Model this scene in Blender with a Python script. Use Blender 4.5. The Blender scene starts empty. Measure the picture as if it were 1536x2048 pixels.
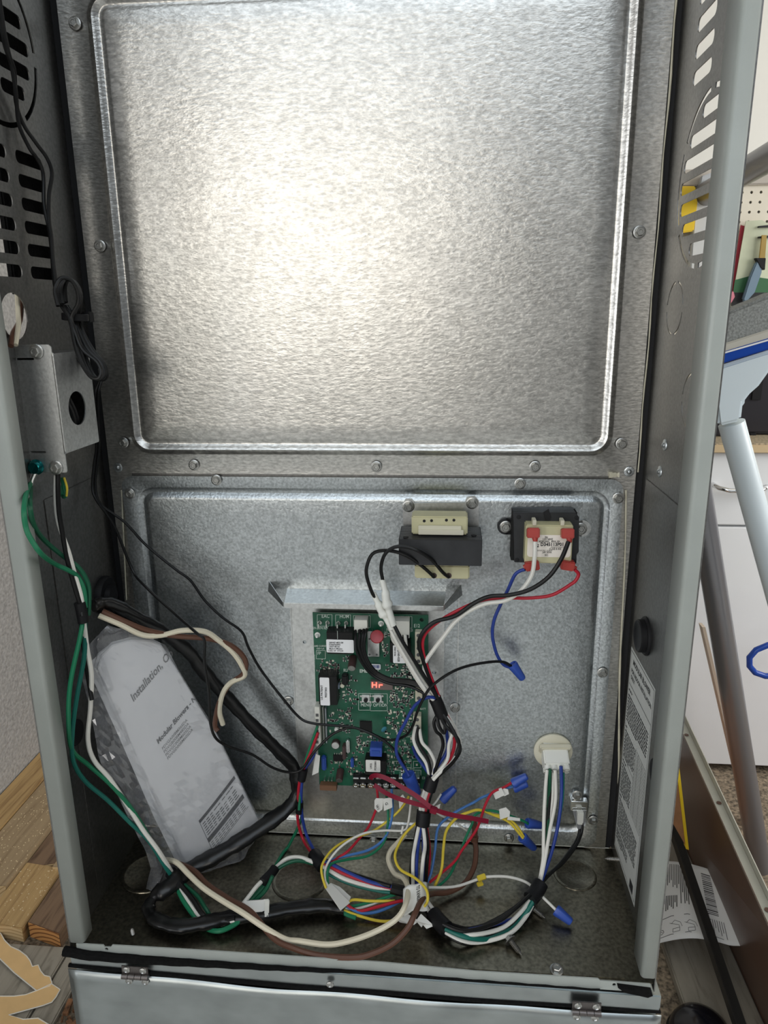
import bpy, bmesh, math, random
from mathutils import Vector as V, Matrix, noise
random.seed(7)
sc = bpy.context.scene
col = sc.collection

# ------------------------------------------------------------------ camera
F = 1455.1
CAM = V((.3491, -.7038, .5818)); YAW, PITCH, ROLL = .0857, .2680, -.0118
fw = V((-math.sin(YAW)*math.cos(PITCH), math.cos(YAW)*math.cos(PITCH), -math.sin(PITCH)))
rt = V((math.cos(YAW), math.sin(YAW), 0)); up = rt.cross(fw)
rt, up = math.cos(ROLL)*rt+math.sin(ROLL)*up, -math.sin(ROLL)*rt+math.cos(ROLL)*up
cd = bpy.data.cameras.new('camera'); cam = bpy.data.objects.new('camera', cd); col.objects.link(cam)
cd.sensor_fit = 'VERTICAL'; cd.sensor_height = 36; cd.lens = 36*F/2048; cd.clip_start = .01
m = Matrix((rt, up, -fw)).transposed().to_4x4(); m.translation = CAM; cam.matrix_world = m
sc.camera = cam

# ------------------------------------------------------------------ light
w = bpy.data.worlds.new('world'); sc.world = w; w.use_nodes = True
w.node_tree.nodes['Background'].inputs[0].default_value = (.80, .86, .93, 1)
w.node_tree.nodes['Background'].inputs[1].default_value = .10
def area(name, loc, target, sx, sy, power, color):
    l = bpy.data.lights.new(name, 'AREA'); l.shape = 'RECTANGLE'; l.size = sx; l.size_y = sy; l.energy = power; l.color = color
    o = bpy.data.objects.new(name, l); col.objects.link(o); o.location = loc
    o.rotation_euler = (V(target)-V(loc)).to_track_quat('-Z', 'Y').to_euler(); return o
area('window_daylight', (-.40, -3.6, .98), (.1, 0, .5), 1.30, 1.20, 22, (1, .95, .87))
area('sky_fill', (.6, -2.7, 2.5), (.4, -1.6, -.6), 3.4, 2.2, 56, (.82, .91, 1))  # overhead fill panel added in place of open sky, softens the front
area('left_fill', (-3.6, -3.3, .70), (-.1, .2, .0), 2.6, 2.4, 150, (.95, .97, 1))  # added fill from the left for more diffuse light, no door there
area('bench_fill', (3.3, .1, 1.15), (1.1, 1.1, .1), 1.8, 1.5, 66, (1, .98, .95))  # added fill that brightens the bench side, no window there
sc.view_settings.view_transform = 'Standard'; sc.view_settings.look = 'None'
sc.view_settings.exposure = 0; sc.view_settings.gamma = 1; sc.view_settings.use_curve_mapping = False

# ------------------------------------------------------------------ geometry helpers
def ray(px, py): return (px-768)/F*rt-(py-1024)/F*up+fw
def ay(px, py, Y): d = ray(px, py); return CAM+d*((Y-CAM.y)/d.y)
def ax(px, py, X): d = ray(px, py); return CAM+d*((X-CAM.x)/d.x)
def az(px, py, Z): d = ray(px, py); return CAM+d*((Z-CAM.z)/d.z)
def onplane(px, py, o, n): d = ray(px, py); return CAM+d*((o-CAM).dot(n)/d.dot(n))

class MB:
    def __init__(s): s.v = []; s.f = []
    def add(s, vs, fs):
        b = len(s.v); s.v += [tuple(p) for p in vs]; s.f += [tuple(b+i for i in q) for q in fs]; return s
    def box(s, x0, x1, y0, y1, z0, z1):
        x0, x1 = sorted((x0, x1)); y0, y1 = sorted((y0, y1)); z0, z1 = sorted((z0, z1))
        return s.add([(x, y, z) for x in (x0, x1) for y in (y0, y1) for z in (z0, z1)],
            [(0,1,3,2), (4,6,7,5), (0,4,5,1), (2,3,7,6), (0,2,6,4), (1,5,7,3)])
    def obox(s, c, a, b, d):   # centre, three half-axis vectors
        c, a, b, d = V(c), V(a), V(b), V(d)
        if a.cross(b).dot(d) < 0: a = -a
        return s.add([c+i*a+j*b+k*d for i in (-1,1) for j in (-1,1) for k in (-1,1)],
            [(0,1,3,2), (4,6,7,5), (0,4,5,1), (2,3,7,6), (0,2,6,4), (1,5,7,3)])
    def lathe(s, o, axis, prof, n=16, ang0=0):   # prof: (r, h)
        o = V(o); q = V(axis).normalized(); a = q.orthogonal().normalized(); b = q.cross(a)
        vs = []; fs = []
        for r, h in prof:
            for i in range(n):
                t = 2*math.pi*i/n+ang0; vs.append(o+q*h+(a*math.cos(t)+b*math.sin(t))*max(r, 1e-5))
        k = len(prof)
        for j in range(k-1):
            for i in range(n):
                i2 = (i+1) % n; fs.append((j*n+i, j*n+i2, (j+1)*n+i2, (j+1)*n+i))
        fs.append(tuple(range(n))[::-1]); fs.append(tuple((k-1)*n+i for i in range(n)))
        return s.add(vs, fs)
    def cyl(s, p0, p1, r0, r1=None, n=14):
        p0, p1 = V(p0), V(p1); L = (p1-p0).length
        return s.lathe(p0, p1-p0, [(r0, 0), (r0 if r1 is None else r1, L)], n)
    def tube(s, pts, r, n=8, flat=1, rr=None):
        pts = [V(p) for p in pts]; k = len(pts); vs = []; fs = []
        t = (pts[1]-pts[0]).normalized(); a = t.orthogonal().normalized()
        for j, p in enumerate(pts):
            t2 = (pts[min(j+1, k-1)]-pts[max(j-1, 0)])
            t2 = t2.normalized() if t2.length > 1e-9 else t
            a = a-t2*a.dot(t2); a = a.normalized() if a.length > 1e-6 else t2.orthogonal().normalized(); b = t2.cross(a); t = t2
            q = rr[j] if rr else r
            for i in range(n):
                an = 2*math.pi*i/n; vs.append(p+a*math.cos(an)*q+b*math.sin(an)*q*flat)
        for j in range(k-1):
            for i in range(n):
                i2 = (i+1) % n; fs.append((j*n+i, j*n+i2, (j+1)*n+i2, (j+1)*n+i))
        fs.append(tuple(range(n))[::-1]); fs.append(tuple((k-1)*n+i for i in range(n)))
        return s.add(vs, fs)
    def grid(s, fn, nu, nv, close=False):
        vs = [fn(i/nu, j/nv) for j in range(nv+1) for i in range(nu+1)]
        return s.add(vs, [(j*(nu+1)+i, j*(nu+1)+i+1, (j+1)*(nu+1)+i+1, (j+1)*(nu+1)+i) for j in range(nv) for i in range(nu)])
    def prism(s, poly, off):   # planar polygon extruded by a vector
        n = len(poly); poly = [V(p) for p in poly]; off = V(off)
        return s.add(poly+[p+off for p in poly], [tuple(range(n)), tuple(range(2*n-1, n-1, -1))]+[(i, i+n, (i+1) % n+n, (i+1) % n) for i in range(n)])
    def mesh(s, name, bevel=0, seg=2, smooth=False, fix=True):
        me = bpy.data.meshes.new(name); me.from_pydata(s.v, [], s.f)
        bm = bmesh.new(); bm.from_mesh(me)
        if fix: bmesh.ops.recalc_face_normals(bm, faces=bm.faces)
        if bevel: bmesh.ops.bevel(bm, geom=[e for e in bm.edges if len(e.link_faces) == 2 and e.calc_face_angle(0) > .5], offset=bevel, segments=seg, affect='EDGES', clamp_overlap=True)
        if smooth:
            for f in bm.faces: f.smooth = True
            for e in bm.edges:
                if len(e.link_faces) == 2 and e.calc_face_angle(0) > .7: e.smooth = False
        bm.to_mesh(me); bm.free(); me.update(); return me

def link(name, me, mat, parent=None):
    o = bpy.data.objects.new(name, me); col.objects.link(o)
    if mat and not me.materials: me.materials.append(mat)
    if parent: adopt(o, parent)
    return o
def adopt(o, p):
    o.parent = p
    o.matrix_parent_inverse = Matrix.Translation(-p.location) if p.type == 'EMPTY' else Matrix()
def obj(name, mb, mat, parent=None, bevel=0, seg=2, smooth=False, fix=True):
    return link(name, mb.mesh(name, bevel, seg, smooth, fix), mat, parent)
def tag(o, label, cat, group=None):
    o['label'] = label; o['category'] = cat
    if group: o['group'] = group
    return o
def thing(name, label, cat, loc, group=None):
    o = bpy.data.objects.new(name, None); col.objects.link(o); o.location = loc; o.empty_display_size = .02
    return tag(o, label, cat, group)
def struct(o): o['kind'] = 'structure'; return o

def plate(name, outer, holes, thick, to3d, mat, parent=None):
    """flat plate with cut-outs: outlines in 2D, to3d maps (a, b, depth) to the world"""
    cu = bpy.data.curves.new(name, 'CURVE'); cu.dimensions = '2D'; cu.fill_mode = 'BOTH'; cu.extrude = thick/2
    for poly in [outer]+holes:
        sp = cu.splines.new('POLY'); sp.points.add(len(poly)-1); sp.use_cyclic_u = True
        for p, q in zip(sp.points, poly): p.co = (q[0], q[1], 0, 1)
    o = bpy.data.objects.new(name, cu); col.objects.link(o)
    dg = bpy.context.evaluated_depsgraph_get(); dg.update()
    me = bpy.data.meshes.new_from_object(o.evaluated_get(dg)); bpy.data.objects.remove(o); bpy.data.curves.remove(cu)
    for v in me.vertices: v.co = to3d(*v.co)
    bm = bmesh.new(); bm.from_mesh(me); bmesh.ops.remove_doubles(bm, verts=bm.verts, dist=1e-6); bmesh.ops.recalc_face_normals(bm, faces=bm.faces); bm.to_mesh(me); bm.free()
    for p in me.polygons: p.use_smooth = False
    me.materials.clear(); me.name = name
    return link(name, me, mat, parent)
def rrect(x0, x1, y0, y1, r, n=5):
    r = min(r, (x1-x0)/2, (y1-y0)/2); out = []
    for cx, cy, a0 in ((x1-r, y1-r, 0), (x0+r, y1-r, 90), (x0+r, y0+r, 180), (x1-r, y0+r, 270)):
        for i in range(n+1):
            a = math.radians(a0+90*i/n); out.append((cx+r*math.cos(a), cy+r*math.sin(a)))
    return out
def circle(cx, cy, r, n=24): return [(cx+r*math.cos(2*math.pi*i/n), cy+r*math.sin(2*math.pi*i/n)) for i in range(n)]
def arc(cx, cy, r0, r1, a0, a1, n=10):
    A = [math.radians(a0+(a1-a0)*i/n) for i in range(n+1)]
    return [(cx+r1*math.cos(a), cy+r1*math.sin(a)) for a in A]+[(cx+r0*math.cos(a), cy+r0*math.sin(a)) for a in reversed(A)]

def textmesh(body, size, bold=0, align='LEFT', sx=1):
    cu = bpy.data.curves.new('t', 'FONT'); cu.body = body; cu.size = size; cu.align_x = align; cu.offset = bold*size*.015; cu.resolution_u = 2
    o = bpy.data.objects.new('t', cu); col.objects.link(o); dg = bpy.context.evaluated_depsgraph_get(); dg.update()
    me = bpy.data.meshes.new_from_object(o.evaluated_get(dg)); bpy.data.objects.remove(o); bpy.data.curves.remove(cu)
    vs = [(v.co.x*sx, v.co.y) for v in me.vertices]; fs = [tuple(p.vertices) for p in me.polygons]; bpy.data.meshes.remove(me)
    return vs, fs
class Print:
    """flat print gathered into one mesh: 2D shapes mapped onto a surface"""
    def __init__(s, fn): s.fn = fn; s.mb = MB()
    def text(s, body, x, y, size, rot=0, bold=0, align='LEFT', sx=1):
        vs, fs = textmesh(body, size, bold, align, sx); c, q = math.cos(rot), math.sin(rot)
        s.mb.add([s.fn(x+a*c-b*q, y+a*q+b*c) for a, b in vs], fs); return s
    def bar(s, x0, y0, x1, y1, n=1):
        for i in range(n):
            a = x0+(x1-x0)*i/n; b = x0+(x1-x0)*(i+1)/n
            s.mb.add([s.fn(a, y0), s.fn(b, y0), s.fn(b, y1), s.fn(a, y1)], [(0,1,2,3)])
        return s
    def frame(s, x0, y0, x1, y1, t):
        return s.bar(x0, y0, x1, y0+t).bar(x0, y1-t, x1, y1).bar(x0, y0, x0+t, y1).bar(x1-t, y0, x1, y1)
    def words(s, x0, x1, y, h, rnd, gap=.35):
        x = x0
        while x < x1-h:
            l = min(h*rnd.uniform(1.2, 5), x1-x); s.bar(x, y, x+l, y+h); x += l+h*gap*2
        return s
    def poly(s, pts): s.mb.add([s.fn(*p) for p in pts], [tuple(range(len(pts)))]); return s
    def line(s, pts, t):
        for (a, b), (c, d) in zip(pts, pts[1:]):
            L = math.hypot(c-a, d-b) or 1; nx, ny = -(d-b)/L*t/2, (c-a)/L*t/2
            s.poly([(a+nx, b+ny), (c+nx, d+ny), (c-nx, d-ny), (a-nx, b-ny)])
        return s
    def build(s, name, mat, parent): return obj(name, s.mb, mat, parent, fix=False)

# ------------------------------------------------------------------ materials
def nodes(name):
    mt = bpy.data.materials.new(name); mt.use_nodes = True; t = mt.node_tree
    return mt, t, t.nodes['Principled BSDF']
def setp(b, color=None, rough=None, metal=None, spec=None):
    if color: b.inputs['Base Color'].default_value = (*color, 1)
    if rough is not None: b.inputs['Roughness'].default_value = rough
    if metal is not None: b.inputs['Metallic'].default_value = metal
    if spec is not None: b.inputs['Specular IOR Level'].default_value = spec
def coords(t, scale=(1,1,1), rot=(0,0,0)):
    c = t.nodes.new('ShaderNodeTexCoord'); mp = t.nodes.new('ShaderNodeMapping'); mp.inputs['Scale'].default_value = scale; mp.inputs['Rotation'].default_value = rot
    t.links.new(c.outputs['Object'], mp.inputs[0]); return mp.outputs[0]
def noise_n(t, vec, scale, detail=3, rough=.5, dist=0):
    n = t.nodes.new('ShaderNodeTexNoise'); n.inputs['Scale'].default_value = scale; n.inputs['Detail'].default_value = detail
    n.inputs['Roughness'].default_value = rough; n.inputs['Distortion'].default_value = dist; t.links.new(vec, n.inputs['Vector']); return n.outputs['Fac']
def ramp(t, fac, stops):
    r = t.nodes.new('ShaderNodeValToRGB'); e = r.color_ramp.elements
    while len(e) < len(stops): e.new(.5)
    for q, (p, c) in zip(e, stops): q.position = p; q.color = (*c, 1)
    t.links.new(fac, r.inputs[0]); return r.outputs[0]
def bump(t, b, h, strength, dist):
    n = t.nodes.new('ShaderNodeBump'); n.inputs['Strength'].default_value = strength; n.inputs['Distance'].default_value = dist
    t.links.new(h, n.inputs['Height']); t.links.new(n.outputs[0], b.inputs['Normal'])
def plain(name, color, rough=.5, metal=0, spec=None):
    mt, t, b = nodes(name); setp(b, color, rough, metal, spec); return mt
def worn(name, color, rough=.5, metal=0, var=.15, scale=60, bmp=0, bscale=400, spec=None):
    mt, t, b = nodes(name); setp(b, color, rough, metal, spec); vec = coords(t)
    f = noise_n(t, vec, scale, 4)
    t.links.new(ramp(t, f, [(.3, [c*(1-var) for c in color]), (.7, [min(1, c*(1+var)) for c in color])]), b.inputs['Base Color'])
    if bmp: bump(t, b, noise_n(t, vec, bscale, 2), bmp, .001)
    return mt
def galv(name, base, rough, stretch, bscale, bstr, spangle=.12, dist=.0006):
    mt, t, b = nodes(name); setp(b, base, rough, 1)
    v1 = coords(t, stretch); f = noise_n(t, v1, bscale, 2.5, .55); v2 = coords(t)
    t.links.new(ramp(t, f, [(.32, [c*(1-spangle) for c in base]), (.68, [min(1, c*(1+spangle)) for c in base])]), b.inputs['Base Color'])
    r = t.nodes.new('ShaderNodeMapRange'); r.inputs[1].default_value = .3; r.inputs[2].default_value = .7; r.inputs[3].default_value = rough-.025; r.inputs[4].default_value = rough+.04
    t.links.new(noise_n(t, v2, 18, 4), r.inputs[0]); t.links.new(r.outputs[0], b.inputs['Roughness'])
    bump(t, b, f, bstr, dist); return mt
def wood(name, c0, c1, scale=1, axis='y', rough=.7, ring=14):
    mt, t, b = nodes(name); setp(b, c0, rough)
    st = {'y': (ring, .9, ring), 'x': (.9, ring, ring), 'z': (ring, ring, .9)}[axis]
    vec = coords(t, st); f = noise_n(t, vec, 4*scale, 6, .6, 1.2)
    t.links.new(ramp(t, f, [(.32, c1), (.5, c0), (.68, [min(1, c*1.12) for c in c0])]), b.inputs['Base Color'])
    bump(t, b, f, .25, .002); return mt
def endgrain(name, c0, c1, center, scale):
    mt, t, b = nodes(name); setp(b, c0, .75)
    wv = t.nodes.new('ShaderNodeTexWave'); wv.wave_type = 'RINGS'; wv.rings_direction = 'Y'; wv.inputs['Scale'].default_value = scale; wv.inputs['Distortion'].default_value = 1.2; wv.inputs['Detail'].default_value = 2
    c = t.nodes.new('ShaderNodeTexCoord'); mp = t.nodes.new('ShaderNodeMapping'); mp.inputs['Location'].default_value = [-q for q in center]
    t.links.new(c.outputs['Object'], mp.inputs[0]); t.links.new(mp.outputs[0], wv.inputs[0])
    t.links.new(ramp(t, wv.outputs['Fac'], [(.1, c0), (.65, c0), (.95, c1)]), b.inputs['Base Color']); return mt

M = {}
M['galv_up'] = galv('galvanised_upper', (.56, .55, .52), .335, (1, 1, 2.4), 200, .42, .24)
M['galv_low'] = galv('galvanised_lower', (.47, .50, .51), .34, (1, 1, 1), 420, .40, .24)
M['galv_shaded'] = galv('galvanised_shaded', (.22, .215, .205), .40, (1, 1, 1), 300, .15, .15)  # same zinc as the back; its dark reflections are put into the colour
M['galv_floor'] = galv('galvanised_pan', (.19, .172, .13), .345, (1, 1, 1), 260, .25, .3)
M['galv_box'] = galv('galvanised_box', (.62, .63, .62), .42, (1, 1, 1), 350, .2)
M['galv_base'] = galv('galvanised_base', (.37, .40, .40), .34, (.6, 1, 1), 40, .12)
M['bracket'] = galv('galvanised_bracket', (.62, .63, .62), .35, (1, 1, 1), 300, .12)
M['paint'] = worn('grey_paint', (.345, .368, .342), .42, 0, .04, 30, .12, 600)
M['steel'] = plain('zinc_steel', (.44, .44, .42), .36, 1)
M['tip'] = plain('screw_zinc', (.30, .29, .27), .45, 1)
M['hinge'] = plain('hinge_steel', (.16, .145, .14), .42, 1)
M['bright'] = plain('bright_steel', (.80, .80, .78), .16, 1)
M['chrome'] = plain('chrome', (.8, .8, .8), .1, 1)
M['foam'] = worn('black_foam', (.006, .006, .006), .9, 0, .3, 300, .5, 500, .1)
M['rubber'] = plain('black_rubber', (.008, .008, .009), .55, 0, .25)
M['sleeve'] = worn('black_sleeve', (.006, .006, .006), .30, 0, .2, 60, .35, 90, .4)
M['tape'] = plain('black_tape', (.007, .007, .008), .5, 0, .25)
M['dark'] = plain('dark_gap', (.006, .006, .007), .8)
M['sealant'] = worn('beige_sealant', (.55, .52, .40), .6)
for n, c in dict(w_black=(.006,.006,.006), w_white=(.70,.68,.62), w_cream=(.66,.60,.46), w_green=(.012,.16,.075), w_teal=(.010,.13,.10), w_red=(.42,.015,.03),
        w_blue=(.02,.045,.24), w_lblue=(.06,.17,.42), w_yellow=(.66,.50,.05), w_brown=(.105,.048,.03), w_dgreen=(.01,.09,.045)).items():
    M[n] = plain(n, c, .42, 0, .3)
M['nut'] = plain('blue_nylon', (.028, .075, .36), .4)
M['redtie'] = plain('red_nylon', (.20, .006, .024), .5, 0, .3)
M['redterm'] = plain('red_vinyl', (.38, .04, .03), .4)
M['pcb'] = worn('board_green', (.008, .085, .045), .35, 0, .25, 90)
M['cream'] = plain('cream_nylon', (.62, .59, .46), .5)
M['offwhite'] = plain('offwhite_nylon', (.66, .65, .58), .45)
M['nylon'] = plain('milky_nylon', (.78, .78, .72), .4)
M['relay'] = plain('black_plastic', (.008, .008, .008), .4, 0, .25)
M['sticker'] = plain('white_sticker', (.80, .80, .80), .5)
M['ink'] = plain('black_ink', (.015, .015, .017), .7)
M['inkgrey'] = plain('grey_ink', (.10, .10, .10), .7)
M['inkwhite'] = plain('white_silkscreen', (.55, .62, .55), .6)
M['solder'] = plain('tin_solder', (.55, .55, .52), .3, 1)
M['elcap'] = plain('brown_sleeve', (.055, .03, .028), .35)
M['redcap'] = plain('red_varistor', (.33, .012, .02), .35)
M['bluecap'] = plain('blue_film', (.02, .07, .33), .4)
M['core'] = worn('transformer_core', (.028, .029, .031), .45, 0, .15, 80, 0, 400, .3)
M['bobbin'] = worn('bobbin_nylon', (.52, .49, .30), .5, 0, .06, 60)
M['paper'] = worn('booklet_paper', (.66, .66, .67), .6, 0, .03, 20)
M['label'] = plain('wall_label', (.55, .56, .53), .5)
M['tagw'] = plain('tag_paper', (.72, .71, .66), .55)
M['stucco'] = worn('stucco', (.41, .40, .39), .9, 0, .22, 120, 1.0, 90)
M['stucco'].node_tree.nodes['Bump'].inputs['Distance'].default_value = .004
M['white_wall'] = worn('white_wall', (.80, .79, .74), .8, 0, .02, 4)
M['white_cab'] = worn('white_laminate', (.84, .85, .86), .4, 0, .015, 8)
M['counter'] = worn('speckled_counter', (.38, .31, .21), .5, 0, .45, 220)
M['bounce_floor'] = worn('pale_concrete', (.55, .55, .53), .85, 0, .12, 30, .3, 90)
M['concrete'] = worn('speckled_concrete', (.21, .165, .115), .9, 0, .75, 130, .8, 160)
M['plank'] = wood('weathered_plank', (.30, .27, .22), (.16, .14, .11), 1.2, 'y', .8, 10)
M['pine'] = wood('pine', (.46, .30, .13), (.24, .13, .05), 1, 'y', .65)
M['pine2'] = wood('pine_pale', (.36, .26, .15), (.24, .16, .085), .8, 'y', .65)
M['pine3'] = wood('pine_dark', (.20, .125, .075), (.10, .058, .034), 1.5, 'y', .7)
M['end_pale'] = endgrain('endgrain_pale', (.72, .52, .28), (.50, .32, .14), (-.50, 0, -.70), 40)
M['end_orange'] = endgrain('endgrain_orange', (.62, .30, .10), (.20, .07, .02), (-.41, 0, -.68), 34)
M['template'] = worn('kraft_paper', (.76, .50, .23), .7, 0, .04, 40)
M['edgewhite'] = plain('paper_edge', (.8, .76, .68), .7)
M['bark'] = worn('bark', (.16, .075, .035), .95, 0, .8, 90, 1, 120)
M['brownpaint'] = worn('brown_paint', (.115, .055, .035), .35, 0, .08, 12)
M['beigepaint'] = worn('beige_paint', (.48, .47, .40), .4, 0, .04, 30)
M['darkbar'] = plain('dark_bar', (.030, .029, .027), .45, .3)
M['greytube'] = plain('grey_tube', (.22, .22, .235), .3, .6)
M['copper'] = worn('tan_board', (.34, .16, .07), .6)
M['yellow'] = plain('yellow_plastic', (.85, .58, .02), .5)
M['whiteplastic'] = plain('white_plastic', (.66, .74, .78), .25)
M['blueplastic'] = plain('blue_plastic', (.01, .06, .36), .25)
M['bristle'] = worn('grey_bristle', (.25, .26, .25), .9, 0, .35, 300, .6, 500)
M['pegboard'] = worn('pegboard', (.74, .69, .58), .7, 0, .03, 10)
M['blackbox'] = plain('black_casing', (.016, .014, .018), .4)
M['greyplastic'] = plain('grey_plastic', (.45, .47, .49), .5)
M['pkg'] = worn('package_card', (.58, .62, .45), .5, 0, .15, 12)
M['bluegrip'] = plain('slate_grip', (.16, .24, .32), .5)
M['brass'] = plain('brass', (.6, .42, .15), .3, 1)
M['greencard'] = plain('green_card', (.03, .13, .05), .6)
M['redcard'] = plain('red_card', (.4, .03, .05), .6)
M['pink'] = plain('pink_plastic', (.75, .25, .32), .5)
def glow(name, c, s):
    mt, t, b = nodes(name); setp(b, c, .4); b.inputs['Emission Color'].default_value = (*c, 1); b.inputs['Emission Strength'].default_value = s; return mt
M['led'] = glow('red_led', (1, .10, .07), 3.5)
mt, t, b = nodes('clear_film'); M['film'] = mt
t.nodes.remove(b); tr = t.nodes.new('ShaderNodeBsdfTransparent'); gl = t.nodes.new('ShaderNodeBsdfGlossy'); gl.inputs['Roughness'].default_value = .07
fr = t.nodes.new('ShaderNodeLayerWeight'); fr.inputs['Blend'].default_value = .12; fm = t.nodes.new('ShaderNodeMapRange'); fm.inputs[3].default_value = .07; fm.inputs[4].default_value = .6; t.links.new(fr.outputs['Facing'], fm.inputs[0]); mx = t.nodes.new('ShaderNodeMixShader'); tr.inputs[0].default_value = (.95, .95, .95, 1)
t.links.new(fm.outputs[0], mx.inputs[0]); t.links.new(tr.outputs[0], mx.inputs[1]); t.links.new(gl.outputs[0], mx.inputs[2]); df = t.nodes.new('ShaderNodeBsdfDiffuse'); df.inputs[0].default_value = (.85, .86, .9, 1); m2 = t.nodes.new('ShaderNodeMixShader'); m2.inputs[0].default_value = .11
t.links.new(mx.outputs[0], m2.inputs[1]); t.links.new(df.outputs[0], m2.inputs[2]); t.links.new(m2.outputs[0], t.nodes['Material Output'].inputs[0])

# ================================================================== the setting
FZ = -.62
floor = struct(obj('floor', MB().box(-.9, 3.6, -.28, 2.2, FZ-.05, FZ), M['concrete']))
struct(obj('floor', MB().box(-6, 6, -7, -.28, FZ-.05, FZ), M['bounce_floor']))  # unseen pale floor, brought up to the base box to bounce light
wall_left = struct(obj('wall_left', MB().box(-.86, -.76, -1.2, 2.2, FZ, 2.0), M['stucco']))
wall_back = struct(obj('wall_back', MB().box(-.9, 3.6, 1.66, 1.76, FZ, 2.0), M['white_wall']))
ceiling = struct(obj('ceiling', MB().box(-.9, 3.6, -1.2, 2.2, 2.0, 2.06), M['white_wall']))

# ================================================================== shared pieces
def hexscrew_mesh(name, r=.0038, slot=False):
    b = MB().lathe((0,0,0), (0,0,1), [(r*1.45, 0), (r*1.45, .0007), (r*1.2, .0011)], 20)
    b.lathe((0,0,.0009), (0,0,1), [(r, 0), (r, .0032), (r*.85, .0038), (r*.55, .0038), (r*.45, .003)], 6)
    return b.mesh(name, smooth=False)
SCREW = hexscrew_mesh('screw'); SCREW.materials.append(M['steel'])
def screw(name, p, n, parent, me=SCREW, mat=None):
    o = bpy.data.objects.new(name, me); col.objects.link(o)
    if mat: pass
    o.location = p; o.rotation_euler = V(n).to_track_quat('Z', 'Y').to_euler(); o.rotation_euler.rotate_axis('Z', random.random()*3)
    adopt(o, parent); return o
def panel(name, X0, X1, Z0, Z1, bx0, bx1, bz0, bz1, r, prof, mat, parent, y0=0, cr=.004):
    """sheet-metal panel with an embossed bead: nested rounded rectangles, prof = (inset, height)"""
    n = 10; mb = MB(); rings = [(rrect(X0, X1, Z0, Z1, cr, n), .0012), (rrect(X0, X1, Z0, Z1, cr, n), 0.0)]
    rings = [([(x, z) for x, z in rrect(X0, X1, Z0, Z1, cr, n)], -.0012)]+[([(x, z) for x, z in rrect(X0, X1, Z0, Z1, cr, n)], 0)]
    for ins, h in prof:
        rings.append((rrect(bx0+ins, bx1-ins, bz0+ins, bz1-ins, max(r-ins, .003), n), h))
    k = len(rings[0][0]); vs = [(x, y0-h, z) for ring, h in rings for x, z in ring]; fs = []
    for j in range(len(rings)-1):
        for i in range(k):
            i2 = (i+1) % k; fs.append((j*k+i, j*k+i2, (j+1)*k+i2, (j+1)*k+i))
    fs.append(tuple((len(rings)-1)*k+i for i in range(k)))
    mb.add(vs, fs)
    return obj(name, mb, mat, parent, smooth=True)

# ================================================================== the blower cabinet
W, D, H = .54, .1732, 1.06
cab = thing('blower_cabinet', 'tall open sheet metal blower cabinet with grey front edges and galvanised inside', 'cabinet', (W/2, -D/2, -.006))
# side panels with louvre slots and perforated knock-out rings
def slot(y, z, ly, h): return rrect(y-ly/2, y+ly/2, z-h/2, z+h/2, h*.42, 4)
def chordslots(cy, cz, R, zs, h, split=None):
    out = []
    for z in zs:
        half = math.sqrt(max(R*R-(abs(z-cz)+h/2)**2, 0))
        if half < .008: continue
        if split and half > .02:
            out += [slot(cy-half/2-.002, z, half-.005, h), slot(cy+half/2+.002, z, half-.005, h)]
        else: out.append(slot(cy, z, 2*half, h))
    return out
LH = [slot(-.066, .7076-.018*k, .040, .0100) for k in range(6)]+[slot(-.124, .7076-.018*k, .050, .0100) for k in range(6)]
LH += chordslots(-.098, .790, .054, [.758+.018*k for k in range(-1, 6)], .0105, True)
LH += [arc(-.098, .790, .0595, .0635, a+5, a+55) for a in range(0, 360, 60)]
LH += [slot(-.07, .87+.018*k, .05, .01) for k in range(4)]+[slot(-.13, .87+.018*k, .04, .01) for k in range(4)]
LH += [circle(-.1191, .582, .0185)]
RH = chordslots(-.096, .675, .0575, [.6265+.0163*k for k in range(7)], .0098)
RH += [arc(-.096, .675, .0598, .0636, a+4, a+56) for a in range(-30, 330, 60)]
RH += [slot(-.066, .7545+.0185*k, .042, .0105) for k in range(6)]+[slot(-.128, .7545+.0185*k, .034, .0105) for k in range(6)]
RH += [arc(-.0511, .582, .0204, .0224, a+8, a+82) for a in range(0, 360, 90)]+[arc(-.115, .512, .0204, .0224, a+8, a+82) for a in range(0, 360, 90)]
sp = plate('side_panel', [(-D, -.006), (.004, -.006), (.004, H), (-D, H)], LH, .001, lambda a, b, c: (-.0005+c, a, b), M['galv_shaded'], cab); sp['label'] = 'left side panel with louvre slots'
sp2 = plate('side_panel', [(-D, -.006), (.004, -.006), (.004, H), (-D, H)], RH, .001, lambda a, b, c: (W+.0005+c, a, b), M['galv_shaded'], cab); sp2['label'] = 'right side panel with louvre slots and a round vent ring'
obj('top_panel', MB().box(0, W, -D, .004, H, H+.001), M['galv_shaded'], cab)
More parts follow.
